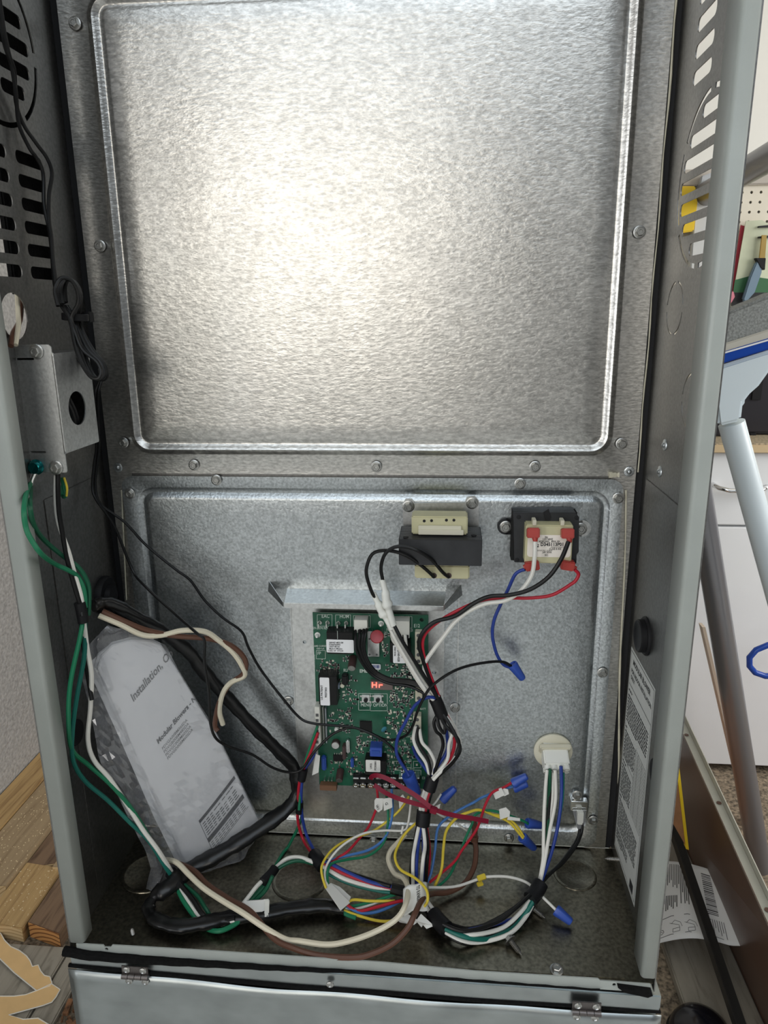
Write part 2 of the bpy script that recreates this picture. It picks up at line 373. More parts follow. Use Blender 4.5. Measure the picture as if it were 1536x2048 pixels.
# painted front edges: face, bend and inner return
def edge(pts, z0, z1):
    mb = MB(); k = len(pts); zs = [z0(p) for p in pts]
    vs = [(x, y, z) for (x, y), z in zip(pts, zs)]+[(x, y, z1) for x, y in pts]
    mb.add(vs, [(i, i+1, k+i+1, k+i) for i in range(k-1)]); return mb
def edgepts(s, x0, face, ret, r=.003):
    P = [(x0, -D+.02), (x0, -D+r)]
    for i in range(1, 6): a = math.pi/2*i/5; P.append((x0+s*(r-r*math.cos(a)), -D+r-r*math.sin(a)))
    P.append((x0+s*(face-r), -D))
    for i in range(1, 6): a = math.pi/2*i/5; P.append((x0+s*(face-r+r*math.sin(a)), -D+r-r*math.cos(a)))
    P.append((x0+s*face, -D+ret)); return P
for s, x0, face, ret, nm in ((1, -.001, .0145, .0155, 'left'), (-1, W+.001, .0125, .026, 'right')):
    P = edgepts(s, x0, face, ret)
    o = obj('front_edge', edge(P, lambda p: .009, H), M['paint'], cab, smooth=True); o['label'] = nm+' grey painted front edge'
    md = o.modifiers.new('thickness', 'SOLIDIFY'); md.thickness = .0011; md.offset = 0
# rear frame flanges, dark gaps and sealant beads
for s, a, b_ in ((1, .007, .030), (-1, W-.007, W-.030)):
    obj('rear_flange', MB().box(a, b_, .0005, .0016, 0, H), M['galv_up'], cab)
    obj('gap_backing', MB().box(0 if s > 0 else W, a, .003, .006, 0, H), M['dark'], cab)  # black strip set in the gap in place of its shade
obj('light_block', MB().box(0, W, .006, .007, -.004, H), M['dark'], cab)  # added black sheet, stops light leaking through the panel gaps
obj('seam_strip', MB().box(.02, .52, .0006, .0016, .405, .445), M['galv_shaded'], cab)
def bead(pts, r, parent):
    obj('sealant_bead', MB().tube(pts, r, 6, rr=[r*random.uniform(.7, 1.4) for _ in pts]), M['sealant'], parent, smooth=True)
bead([V((W-.0052+.0005*math.sin(z*60), .0018, z)) for z in [.43+.02*i for i in range(30)]], .0008, cab)
bead([ay(1252+(1232-1252)*t+2*math.sin(t*9), 980+700*t, -.0015) for t in [i/24 for i in range(25)]], .0009, cab)
bead([ay(243+10*t, 980+220*t, -.0015) for t in [i/10 for i in range(11)]], .0007, cab)
bead([ay(1218+4*t, 950, -.003) for t in range(6)], .0024, cab)
# embossed rear panels
UP = panel('upper_back_panel', .0185, .5238, .4262, .875, .0345, .5075, .4470, .852, .020,
    [(-.0015, 0), (0, .0008), (.002, .0030), (.0045, .0040), (.007, .0030), (.009, .0008), (.011, .0004), (.0135, .0014), (.016, .0020), (.03, .0020)], M['galv_up'], cab, -.0005)
UP['label'] = 'upper galvanised back panel with a rounded bead'
obj('header_panel', MB().box(.0185, .5238, -.0015, .0005, .876, H), M['galv_up'], cab)
LP = panel('lower_back_panel', .0197, .5214, .0035, .4238, .0350, .5100, .0215, .4115, .018,
    [(-.001, 0), (0, -.0006), (.0025, -.0028), (.0050, -.0030), (.0075, -.0012), (.010, .0004), (.012, .0006), (.03, .0006)], M['galv_low'], cab, -.0030, .012)
LP['label'] = 'lower galvanised back panel carrying the electrical parts'
for px, py in ((150, 47), (200, 492), (247, 885), (388, 930), (753, 933), (1070, 933), (1243, 887), (1279, 464)): screw('screw', ay(px, py, -.0017), (0,-1,0), UP)
for px, py in ((260, 987), (433, 960), (1040, 967), (1236, 996), (1205, 1345), (577, 1402), (910, 1415), (1018, 1676), (747, 1682), (1186, 1640)): screw('screw', ay(px, py, -.0042), (0,-1,0), LP)
DIM = MB().lathe((0,0,0), (0,0,1), [(.0052, 0), (.0048, .0008), (.0036, .0012), (.0024, .0012), (.0018, .0022), (.0008, .0028)], 16).mesh('rivet', smooth=True); DIM.materials.append(M['galv_low'])
screw('rivet', ay(236, 935, 0), (0,-1,0), UP, DIM); screw('rivet', ay(1258, 943, 0), (0,-1,0), UP, DIM)
screw('rivet', ax(1320, 943, W), (-1,0,0), sp2, DIM); screw('rivet', ax(1330, 890, W), (-1,0,0), sp2, DIM)
# folded seam plates on the lower side walls
obj('seam_plate', MB().box(0, .0008, -.115, -.012, .012, .427), M['galv_shaded'], cab, .0003)
obj('seam_plate', MB().box(W-.0008, W, -.115, -.012, .012, .427), M['galv_shaded'], cab, .0003)
# bottom pan
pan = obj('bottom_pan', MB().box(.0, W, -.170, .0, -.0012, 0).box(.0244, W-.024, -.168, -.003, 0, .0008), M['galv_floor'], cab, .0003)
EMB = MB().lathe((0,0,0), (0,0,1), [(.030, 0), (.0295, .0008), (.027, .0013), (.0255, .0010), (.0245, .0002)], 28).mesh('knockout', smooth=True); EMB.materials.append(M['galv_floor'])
for px, py, k in ((300, 1745, 1.0), (600, 1760, 1.0), (1150, 1750, .75)):
    o = screw('knockout', az(px, py, .0008), (0,0,1), pan, EMB); o.scale = (k, k, 1)
# front lip with notches and holes
def fpx(L, Y): return [ay(a, c, Y) for a, c in L]
ltop = [(153, 1886), (207, 1889), (210, 1893), (222, 1893), (225, 1889), (412, 1900), (549, 1909), (760, 1923), (950, 1941), (1196, 1956), (1200, 1960), (1300, 1967)]
lbot = [(1304, 1984), (1200, 1977), (950, 1958), (760, 1941), (549, 1929), (303, 1910), (155, 1902)]
hl_, hr_ = ay(214, 1897, -D), ay(1228, 1968, -D)
lip = plate('front_lip', [(p.x, p.z) for p in fpx(lbot[::-1]+ltop[::-1], -D)], [circle(hl_.x, hl_.z, .0017, 12), circle(hr_.x, hr_.z, .0017, 12)], .0012, lambda a, c, e: (a, -D-.0002+e, c), M['paint'], cab)

tag(obj('slot_backing', MB().box(-.018, -.012, -.092, .03, .60, .90), M['foam'], None, .0015), 'black backing sheet added to darken the vent slots of the left side wall', 'backing')  # added black sheet, hides the bright stucco behind the slots
# ================================================================== base box under the cabinet
base = thing('base_plenum', 'galvanised base box with a hinged front sheet under the cabinet', 'base box', (W/2, -.09, FZ))
YB = -.1745
def poly3(L, Y, n=50):
    out = []; tot = L[-1][0]-L[0][0]
    for k in range(n+1):
        x = L[0][0]+tot*k/n
        for (x0, y0), (x1, y1) in zip(L, L[1:]):
            if x0 <= x <= x1+1e-6: out.append(ay(x, y0+(y1-y0)*(x-x0)/(x1-x0), Y)); break
    return out
strip = obj('top_rail', MB().prism([(-.002, YB, -.0195), (.30, YB, -.0250), (W+.007, YB, -.0275), (W+.007, YB, -.0095), (-.002, YB, -.0045)], (0, .17, 0)), M['galv_base'], base, .0010)
G1 = poly3([(128, 1902), (180, 1911), (303, 1921), (549, 1936), (760, 1946), (950, 1961), (1200, 1980)], YB-.002, 60)
obj('foam_gasket', MB().tube([p+V((0, 0, .0004*math.sin(i*1.9))) for i, p in enumerate(G1)], .004, 8, 1, [max(.0009, .0046*(1-i/48)) for i in range(61)]), M['foam'], base, smooth=True)
obj('gasket_corner', MB().prism([ay(128, 1903, YB-.004), ay(170, 1908, YB-.004), ay(160, 1893, YB+.010), ay(145, 1890, YB+.010)], (0, 0, -.004)), M['foam'], base)
obj('gasket_corner', MB().prism([ay(a, c_, YB-.0045) for a, c_ in ((1236, 1976), (1304, 1985), (1306, 1992), (1296, 1996), (1270, 1990), (1250, 1986))], (0, .006, 0)), M['foam'], base)
G2 = poly3([(138, 1930), (303, 1945), (578, 1971), (760, 1984), (950, 2000), (1142, 2011), (1321, 2024)], YB, 60)
obj('foam_gasket', MB().tube(G2, .0030, 8, 1, [.0026-.0009*abs(2*i/60-.7) for i in range(61)]), M['foam'], base, smooth=True)
def ztop(u): i = min(59, max(0, int(u*60))); return G2[i].z-.0022
sheet = obj('front_sheet', MB().grid(lambda u, v: (-.004+(W+.012)*u, YB-.0025-.0012*math.sin(u*9)*math.sin(v*5)-.0008*math.sin(u*23+v*9), ztop(u)*(1-v)+FZ*v), 60, 50), M['galv_base'], base, smooth=True)
md = sheet.modifiers.new('thickness', 'SOLIDIFY'); md.thickness = .001; md.offset = -1
obj('body', MB().box(-.003, W+.007, -.165, .30, FZ, -.031), M['galv_base'], base)
RIV = MB().lathe((0,0,0), (0,0,1), [(.0036, 0), (.0034, .0010), (.0022, .0016), (.0016, .0010), (.0010, .0010)], 14).mesh('rivet', smooth=True); RIV.materials.append(M['steel'])
def hinge(px, py):
    c = ay(px, py, YB); h = obj('hinge', MB().box(c.x-.0130, c.x+.0125, YB-.0056, YB-.0044, c.z, c.z+.0105), M['hinge'], base, .0003)
    for k in range(4):
        obj('hinge_knuckle', MB().cyl((c.x-.0130+.0065*k, YB-.0062, c.z-.0005), (c.x-.0130+.0065*k+.0060, YB-.0062, c.z-.0005), .0028), M['hinge'], h, smooth=True)
    for dx in (-.0080, .0080):
        screw('rivet', (c.x+dx, YB-.0056, c.z+.0066), (0,-1,0), h, RIV); screw('rivet', (c.x+dx, YB-.0036, c.z-.0085), (0,-1,0), h, RIV)
hinge(276, 1941); hinge(1171, 2012)
screw('rivet', ay(660, 1968, YB-.003), (0,-1,0), sheet, RIV)

# ================================================================== grommets, label, knock-outs on the walls
o = thing('rubber_plug', 'round black rubber plug in the right cabinet wall above the printed label', 'plug', ax(1292, 1275, W))
c = ax(1294, 1272, W)
obj('flange', MB().lathe(c, (-1,0,0), [(.0185, 0), (.0185, .002), (.0172, .0035)], 28), M['rubber'], o, smooth=True)
obj('cap', MB().lathe(c, (-1,0,0), [(.0155, .003), (.0155, .008), (.0145, .009), (.012, .0085), (.011, .0078)], 28), M['rubber'], o, smooth=True)
o = thing('cable_grommet', 'black rubber grommet on the left wall where the black sleeve enters', 'grommet', ax(212, 1180, .0))
c = ax(205, 1190, .0)
obj('ring', MB().lathe(c, (1,0,0), [(.020, 0), (.020, .004), (.018, .007), (.0105, .007), (.0095, .012), (.008, .012)], 26), M['rubber'], o, smooth=True)
tag(obj('hole_plug', MB().lathe(ax(150, 1465, 0), (1,0,0), [(.0125, 0), (.0125, .0018), (.0115, .003), (.009, .0028)], 24), M['rubber'], smooth=True), 'flat black plug low on the left cabinet wall behind the green wires', 'plug')
tag(obj('hole_plug', MB().lathe(ax(1313, 1545, W), (-1,0,0), [(.0125, 0), (.0125, .0018), (.0115, .003), (.009, .0028)], 24), M['rubber'], smooth=True), 'small black plug low on the right cabinet wall beside the printed label', 'plug')
lab = thing('instruction_label', 'tall white printed wiring label stuck to the right inside wall', 'label', (W-.001, -.055, .016))
X = W-.0009
obj('sheet', MB().add([(X, -.0128, .2535), (X, -.1005, .2535), (X, -.1005, .0160), (X, -.0128, .0160)], [(0,1,2,3)]), M['label'], lab, fix=False)
# text runs from the back (y=-.0128) to the front
pr = Print(lambda a, b: (X-.0003, -.0128-a, .2535-b)); rn = random.Random(3)
def T(s, a, b, h, bold=1): pr_t = textmesh(s, h*1.35, bold, sx=.88); pr.mb.add([pr.fn(a+x, b-y) for x, y in pr_t[0]], pr_t[1])
T('MODULAR BLOWER', .012, .014, .0058); T('FOR INDOOR INSTALLATION', .008, .024, .0046); T('ONLY', .008, .031, .0046)
b0 = .038; pr.bar(.004, b0, .084, b0+.0005)
for blk, cnt, x1 in ((.044, 1, .03), (.050, 9, .080), (.086, 1, .02), (.091, 9, .045), (.126, 1, .03), (.131, 10, .042), (.168, 1, .02), (.173, 10, .076), (.210, 4, .05)):
    for i in range(cnt): pr.words(.005, x1*(1 if i < cnt-1 else .6), blk+i*.0035, .0016, rn)
for i in range(22): pr.bar(.046, .088+i*.0034, .082, .0884+i*.0034)
for x in (.046, .056, .070, .082): pr.bar(x, .088, x+.0004, .088+21*.0034)
pr.frame(.0025, .0025, .0855, .234, .0005); pr.bar(.004, .122, .084, .1224); pr.bar(.066, .222, .078, .232)
pr.build('printed_text', M['ink'], lab)

# ================================================================== junction box on the left wall
jb = thing('junction_box', 'galvanised junction box with an oval knock-out on the left cabinet wall', 'junction box', (.015, -.1, .455))
YJ = -.125
jp = plate('cover_plate', [(-.0, .4540), (.0300, .4540), (.0308, .4552), (.0308, .5577), (.0285, .5597), (-.0, .5597)], [rrect(.0005, .0150, .5475, .5492, .0006), rrect(.0005, .0145, .4705, .4722, .0006)], .0012, lambda a, b, c: (a, YJ+c, b), M['galv_box'], jb)
side = plate('side_plate', rrect(-.1262, -.0680, .4705, .5525, .002), [circle(-.0990, .5050, .0145, 28)], .0011, lambda a, b, c: (.0318+c+(a+.1262)*.02, a, b+.0), M['galv_box'], jb); side['label'] = 'side plate with a round knock-out hole'
obj('box_back', MB().box(.0, .031, -.0690, -.0680, .4705, .5525).box(0, .0315, -.1245, -.069, .5515, .5525).box(0, .0315, -.1245, -.069, .4705, .4715), M['galv_shaded'], jb)
obj('fold', MB().cyl((.0312, YJ, .4700), (.0312, YJ, .5530), .0012, n=10), M['bright'], jb, smooth=True)
BIG = hexscrew_mesh('big_screw', .0042); BIG.materials.append(M['steel'])
screw('screw', ay(73, 703, YJ-.001), (0,-1,0), jp, BIG); screw('screw', ay(112, 935, YJ-.001), (0,-1,0), jp, BIG)
GS = MB().lathe((0,0,0), (0,0,1), [(.0066, 0), (.0066, .0006), (.0054, .0012), (.0054, .0040), (.0046, .0052), (.0012, .0056)], 16).box(-.0050, .0050, -.0005, .0005, .0054, .0060).mesh('ground_screw', smooth=True)
GS.materials.append(plain('green_anodised', (.01, .17, .17), .25, .9))
g = screw('ground_screw', ay(73, 934, YJ-.001), (0,-1,0), jp, GS); g['label'] = 'green grounding screw'
rtm = obj('ring_terminal', MB().tube([ay(70, 946, YJ-.003), ay(65, 957, YJ-.004), ay(61, 969, YJ-.004)], .0022, 10, .7), M['bright'], jb, smooth=True)

# ================================================================== board tray, hood
tray = thing('board_tray', 'plain galvanised mounting tray with an angled hood behind the circuit board', 'mounting tray', (.265, -.004, .03))
tl, tr_ = .1895, .3505
plate('back_plate', [(tl, .026), (tr_, .026), (tr_, .300), (tl, .300)], [circle(.2030, .2452, .0022, 14), circle(.3403, .2140, .0022, 14)], .0014, lambda a, b, c: (a, -.0046+c, b), M['bracket'], tray)
for x in (tl, tr_+.0145): obj('side_fold', MB().box(x-.0005, x+.0005, -.0062, -.003, .026, .300), M['bracket'], tray)
obj('hood', MB().prism([(tl-.003, -.0035, .3040), (tr_+.001, -.0035, .3040), (tr_-.001, -.0330, .3000), (tl, -.0330, .3000)], (0, 0, .0010)), M['bracket'], tray, .0003)
obj('hood_lip', MB().box(tl, tr_-.001, -.0338, -.0328, .2960, .3008), M['bracket'], tray)
obj('hood_wing', MB().prism([(tl-.0005, -.0330, .2965), (tl-.0005, -.0330, .3015), (tl-.021, -.0040, .3125), (tl-.0225, -.0040, .3010)], (-.0012, .0006, .0004)), M['bracket'], tray)
obj('hood_wing', MB().prism([(tr_-.001, -.0330, .2965), (tr_-.001, -.0330, .3015), (tr_+.0155, -.0040, .3125), (tr_+.017, -.0040, .3010)], (.0012, .0006, .0004)), M['bracket'], tray)

# ================================================================== control board
YP = -.0158; SF = .19531
def cF(a, b, Y=YP): return ay(600+a*SF, 1200+b*SF, Y)
pcb = thing('control_board', 'green control circuit board with relays, connectors and a lit red display', 'circuit board', cF(700, 1900))
ctl, cbr = ay(625, 1225, YP), ay(855, 1578, YP)
board = plate('board', [(ctl.x, cbr.z), (cbr.x, cbr.z), (cbr.x, ctl.z), (ctl.x, ctl.z)], [circle(cF(180, 355).x, cF(180, 355).z, .002, 10), circle(cF(1245, 205).x, cF(1245, 205).z, .0022, 10)], .0016, lambda a, b, c: (a, YP+.0008+c, b), M['pcb'], pcb)
def fb(name, a0, b0, a1, b1, h, mat, parent=None, bevel=.0004, base=0, mb=None):
    p = cF(a0, b0, YP-h); q = cF(a1, b1, YP-h); mb = mb or MB()
    mb.box(p.x, q.x, YP-h, YP-base, p.z, q.z)
    return obj(name, mb, mat, parent or pcb, bevel) if name else mb
def cols(name, pts, r, h, mat, parent, prof=None):
    mb = MB()
    for a, b in pts: mb.lathe(cF(a, b, YP-h), (0, 1, 0), [(r, 0), (r, h)], 10)
    return obj(name, mb, mat, parent, smooth=True)
for a, b in ((205, 225), (285, 225), (395, 230), (475, 230)):
    p = cF(a, b); obj('spade_terminal', MB().box(p.x-.0006, p.x+.0006, YP-.010, YP, p.z-.002, p.z+.002).cyl(p, (p.x, YP-.002, p.z), .0022, n=10), M['solder'], pcb)
for a, b in ((180, 355), (830, 238)):
    p = cF(a, b); obj('standoff', MB().lathe(p, (0,-1,0), [(.0030, 0), (.0030, .001), (.0018, .0015), (.0022, .0035), (.0010, .006)], 12), M['nylon'], pcb, smooth=True)
def connector(a0, b0, a1, b1, h, n, mat=M['offwhite']):
    c = fb('connector', a0, b0, a1, b1, h, mat, bevel=.0003)
    for i in range(n):
        w_ = (a1-a0)/n; fb('socket', a0+w_*(i+.18), b1-34, a0+w_*(i+.82), b1+1, h+.0002, M['dark'], c, 0, h-.001)
    return c
connector(552, 205, 690, 338, .013, 4); connector(922, 215, 1120, 392, .013, 5)
def vconn(a0, b0, a1, b1, h, n, mat=M['cream']):
    c = fb('connector', a0, b0, a1, b1, h, mat, bevel=.0004)
    for i in range(n):
        hh = (b1-b0)/n; p = cF((a0+a1)/2, b0+hh*(i+.5), YP-h)
        obj('socket', MB().lathe((p.x, p.y+.0004, p.z), (0,-1,0), [(.0020, 0), (.0020, .0007), (.0012, .0009)], 12), M['inkgrey'], c)
    return c
vconn(1178, 330, 1248, 660, .008, 5); vconn(1180, 890, 1252, 1045, .008, 2); vconn(1158, 1190, 1240, 1400, .010, 3)
lc = fb('connector', 148, 1095, 215, 1500, .012, M['offwhite']); fb('latch_rail', 228, 1100, 246, 1480, .010, M['offwhite']); fb('latch_rail', 254, 1110, 276, 1470, .006, M['greyplastic'])
for i in range(6): fb('socket', 160, 1165+i*55, 190, 1195+i*55, .0123, M['inkgrey'], lc, 0, .011)
def relay(a0, b0, a1, b1, h): return fb('relay', a0, b0, a1, b1, h, M['relay'], bevel=.0006)
def stick(par, a0, b0, a1, b1, h, mat=M['sticker']):
    p, q = cF(a0, b0, YP-h), cF(a1, b1, YP-h)
    pl = plate('sticker', rrect(min(p.x, q.x), max(p.x, q.x), min(p.z, q.z), max(p.z, q.z), .0012), [], .0002, lambda a, b, c: (a, YP-h-.0002+c, b), mat, par); return pl
def ptext(par, items, h, mat=M['ink']):
    P = Print(lambda a, b: cF(a, -b, YP-h-.0005))
    for it in items: P.text(*it[:1], it[1], -it[2], *it[3:])
    return P.build('printed_text', mat, par)
r1 = relay(270, 325, 545, 560, .0145); fb('relay_top', 380, 318, 386, 400, .0148, M['inkwhite'], r1, 0, .014)
st = stick(r1, 268, 402, 552, 542, .0146)
ptext(st, [('50V47-403-04', 298, 446, 25, 0, 1), ('D344763P02', 298, 466, 22, 0, 1), ('UNIT 80126', 298, 486, 21, 0, 1), ('Made in Mexico', 298, 506, 21, 0, 1), ('7-0002 14P  10722LR', 285, 527, 18, 0, 1)], .0148)
r2 = relay(918, 435, 1130, 650, .0140); st = stick(r2, 952, 462, 1080, 648, .0141)
R90 = -math.pi/2
ptext(st, [('PCQ160-02B', 1000, 470, 30, R90, 1), ('SHINDARE', 1040, 470, 26, R90, 1), ('4460 8106', 965, 480, 22, R90, 1)], .0143)
r3 = relay(185, 775, 385, 1080, .0150); st = stick(r3, 200, 792, 308, 1080, .0151)
ptext(st, [('US PATENT', 232, 1025, 30, -R90, 1), ('9037303', 275, 1000, 30, -R90, 1)], .0153)
r4 = relay(662, 1640, 880, 1800, .0150); st = stick(r4, 672, 1635, 824, 1762, .0151, M['tagw'])
ptext(st, [('U932', 735, 1730, 26, -R90, 1), ('PC05B01', 780, 1745, 26, -R90, 1)], .0153)
fb('relay_lid', 715, 1512, 838, 1608, .013, M['nut']); fb('relay_lid_rib', 735, 1545, 815, 1575, .0138, M['bluecap'], None, .0002, .0128)
hs = fb('heat_sink', 690, 322, 812, 582, .006, M['bracket'], bevel=.0002, base=.0045)
for a, b in ((712, 400), (790, 400), (712, 560), (785, 560)): cols('hole', [(a, b)], .0011, .0062, M['inkgrey'], hs)
p = cF(788, 378, YP-.011)
obj('varistor', MB().lathe(p+V((0, .0016, -.0008)), (0, -.80, .60), [(.0035, 0), (.0068, .0008), (.0070, .0018), (.0064, .0028), (.003, .0032)], 24), M['redcap'], pcb, smooth=True)
obj('varistor_lead', MB().tube([p+V((-.004, .004, .002)), p+V((-.006, .011, .004))], .0004, 6).tube([p+V((.004, .004, .002)), p+V((.005, .011, .005))], .0004, 6), M['solder'], pcb)
def elcap(a, b, r, h, tilt=-.35):
    q = cF(a, b, YP-h); ax_ = V((0, -1, tilt)).normalized(); o0 = q-ax_*h
    c = obj('capacitor', MB().lathe(o0, ax_, [(r, 0), (r, h*.9), (r*.92, h*.95), (r*.96, h)], 18), M['elcap'], pcb, smooth=True)
    obj('capacitor_top', MB().lathe(q, ax_, [(r*.86, 0), (r*.86, .0003)], 18), M['bracket'], c)
elcap(528, 700, .0042, .015); elcap(400, 1850, .0040, .013); elcap(362, 1490, .0046, .006, 0); 
fb('chip', 612, 1242, 735, 1360, .0018, M['relay'], bevel=.0002)
for k in range(12):
    fb('chip_pins', 618+k*9.6, 1234, 622+k*9.6, 1368, .0006, M['solder'], None, 0) if k % 12 == 0 else None
sm = MB()
for k in range(12): fb(None, 616+k*9.6, 1234, 621+k*9.6, 1368, .0006, None, mb=sm)
for k in range(11): fb(None, 604, 1246+k*10, 743, 1251+k*10, .0006, None, mb=sm)
obj('chip_pins', sm, M['solder'], pcb)['kind'] = 'stuff'
fb('blue_capacitor', 215, 1612, 268, 1752, .006, M['bluecap'], bevel=.0012); fb('blue_capacitor', 515, 1632, 550, 1722, .005, M['bluecap'], bevel=.001)
obj('disc_capacitor', MB().lathe(cF(855, 1318, YP-.005), (.5, -.6, -.2), [(.0024, 0), (.0034, .0006), (.0034, .0014), (.0022, .002)], 16), plain('teal_disc', (.06, .25, .33), .35), pcb, smooth=True)
fb('crystal', 468, 1440, 508, 1580, .006, M['bracket'], bevel=.0014); fb('transistor', 430, 1500, 470, 1640, .008, M['elcap'], bevel=.0008)
fb('driver_chip', 338, 1590, 440, 1655, .0025, M['relay'], bevel=.0002)
sm = MB()
for k in range(4): fb(None, 350+k*23, 1568, 362+k*23, 1676, .001, None, mb=sm)
obj('driver_chip_pins', sm, M['solder'], pcb)
fb('inductor', 425, 775, 490, 880, .008, M['relay'], bevel=.0012); fb('film_capacitor', 355, 868, 402, 915, .006, plain('lilac_film', (.42, .47, .58), .5)); cols('post', [(432, 882)], .0022, .007, M['cream'], pcb)
cols('post', [(372, 1330)], .0022, .007, M['nylon'], pcb)
stb = stick(pcb, 670, 652, 826, 712, .0010); P = Print(lambda a, b: cF(a, -b, YP-.0018)); rr_ = random.Random(5)
x = 690
while x < 815: q = rr_.uniform(2, 7); P.bar(x, -700, x+q, -668); x += q+rr_.uniform(3, 6)
P.build('barcode', M['w_blue'], stb)
# push buttons and display
for a in (672, 796):
    bt = fb('push_button', a-40, 975, a+40, 1052, .0032, M['bracket'], bevel=.0003); cols('button_cap', [(a, 1030)], .0023, .0048, M['relay'], bt)
    cols('button_leg', [(a-48, 985), (a+48, 985), (a-48, 1045), (a+48, 1045)], .0012, .001, M['solder'], bt)
dp = fb('display', 722, 832, 950, 925, .0045, plain('display_lens', (.16, .12, .11), .3), bevel=.0003)
P = Print(lambda a, b: cF(a, -b, YP-.0052))
def seg(x, y, hgt, w_, on, t=10):
    S = {'a': (x, y, x+w_, y+t), 'd': (x, y+hgt-t, x+w_, y+hgt), 'g': (x, y+hgt/2-t/2, x+w_, y+hgt/2+t/2), 'f': (x, y, x+t, y+hgt/2), 'e': (x, y+hgt/2, x+t, y+hgt), 'b': (x+w_-t, y, x+w_, y+hgt/2), 'c': (x+w_-t, y+hgt/2, x+w_, y+hgt)}
    for k in on: q = S[k]; P.bar(q[0], -q[3], q[2], -q[1])
seg(736, 842, 56, 52, 'fegbc', 11); seg(806, 842, 56, 40, 'eg', 11)
P.build('lit_segments', M['led'], dp)
# terminal strip
tb = fb('terminal_strip', 542, 1800, 1230, 1900, .0062, M['relay'], bevel=.0003); fb('terminal_strip_base', 542, 1880, 1225, 1950, .0030, M['relay'], tb)
TS = MB().lathe((0,0,0), (0,0,1), [(.0036, 0), (.0036, .0018), (.0030, .0026), (.0014, .0026), (.0010, .0018)], 14).mesh('terminal_screw', smooth=True); TS.materials.append(M['bright'])
for a in (572, 645, 725, 805, 880, 955, 1038, 1115, 1195):
    fb('terminal_clamp', a-28, 1822, a+28, 1838, .0072, M['bright'], tb, .0002); screw('terminal_screw', cF(a, 1890, YP-.0062), (0,-1,-.15), tb, TS)
fb('edge_connector', 200, 1898, 375, 1958, .008, plain('brown_nylon', (.17, .085, .045), .5)); cols('post', [(250, 1850), (290, 1850), (325, 1850)], .0009, .006, M['solder'], pcb)
# silkscreen
sk = Print(lambda a, b: cF(a, -b, YP-.0003))
for s, a, b, h in (('EAC', 220, 182, 40), ('HUM', 405, 186, 40), ('LINE', 588, 196, 42), ('NEUTRAL', 935, 200, 40), ('E12', 1165, 280, 38), ('59-5074 REV 001', 130, 300, 28), ('FLAME CURRENT', 122, 480, 20), ('1000=1uA', 165, 505, 18),
        ('MENU', 622, 1090, 36), ('OPTION', 748, 1092, 36), ('BK', 552, 1808, 32), ('BC', 935, 1818, 32), ('Y2', 1020, 1818, 32), ('O', 1185, 1828, 34), ('E3', 1250, 1835, 28), ('V1', 862, 350, 30), ('N', 885, 315, 30), ('J2', 1135, 320, 26), ('FP', 178, 560, 34), ('BATT', 1230, 1125, 22), ('R11', 1150, 1625, 20), ('K4', 380, 760, 22)):
    Print(sk.fn).text(s, a, -b, h*1.3, 0, .6, sx=.85).build('printed_legend', M['inkwhite'], pcb)
Print(sk.fn).text('EMERSON.', 610, -742, 46, 0, 2.5, sx=.95).build('printed_legend', M['inkwhite'], pcb); Print(sk.fn).text('RU', 445, -735, 44, 0, 1.5, sx=.8).build('printed_legend', M['inkwhite'], pcb)
Print(sk.fn).text('EXCEPT AS NOTED: USE 75C WIRE MIN, FUSE 5A MAX', 140, -560, 20, -math.pi/2, .5, sx=.8).build('printed_legend', M['inkwhite'], pcb)
for a0, b0, a1, b1 in ((175, 148, 330, 270), (362, 150, 520, 275), (545, 158, 722, 285), (905, 168, 1148, 290), (598, 955, 720, 1130), (718, 958, 896, 1136), (165, 515, 262, 605)): Print(sk.fn).frame(a0, -b1, a1, -b0, 4).build('printed_outline', M['inkwhite'], pcb)
for i in range(36):
    a, b = rr_.uniform(640, 1130), rr_.uniform(1380, 1780); sk.frame(a, -b-14, a+rr_.uniform(16, 40), -b, 2.5)
for a in (960, 1060, 1160): sk.frame(a, -1720, a+80, -1650, 4); sk.frame(a, -1800, a+80, -1740, 4)
sk.build('silkscreen', M['inkwhite'], pcb)['kind'] = 'stuff'
# hundreds of tiny surface parts
smd = {k: MB() for k in ('ink', 'solder', 'cream', 'elcap')}
keep = [(190, 140, 720, 320), (600, 640, 850, 930), (600, 950, 900, 1140), (850, 820, 960, 930), (740, 1130, 860, 1400), (180, 760, 390, 1090), (660, 1500, 890, 1900)]
def clus(a0, b0, a1, b1, n):
    for i in range(n):
        a, b = rr_.uniform(a0, a1), rr_.uniform(b0, b1)
        if any(k[0] < a < k[2] and k[1] < b < k[3] for k in keep): continue
        w_, h_ = (14, 8) if rr_.random() < .5 else (8, 14)
        fb(None, a-w_, b-h_, a+w_, b+h_, .0008, None, mb=smd['solder']); s_ = .55
        fb(None, a-w_*(s_ if w_ > h_ else 1.02), b-h_*(s_ if h_ > w_ else 1.02), a+w_*(s_ if w_ > h_ else 1.02), b+h_*(s_ if h_ > w_ else 1.02), .0010, None, mb=smd[rr_.choice(('ink', 'ink', 'elcap', 'cream'))])
for c_ in ((170, 620, 400, 750, 34), (400, 780, 590, 1120, 34), (290, 1100, 560, 1380, 46), (930, 740, 1160, 1120, 110), (870, 1130, 1150, 1380, 70), (560, 1390, 1140, 1620, 90), (890, 660, 1110, 720, 16), (840, 330, 910, 580, 16), (300, 1560, 660, 1790, 36), (900, 1600, 1200, 1780, 30), (440, 560, 520, 640, 6), (640, 780, 720, 930, 10)): clus(*c_)
for k, mb in smd.items():
    o = obj('surface_parts', mb, M[k], pcb); o['kind'] = 'stuff'

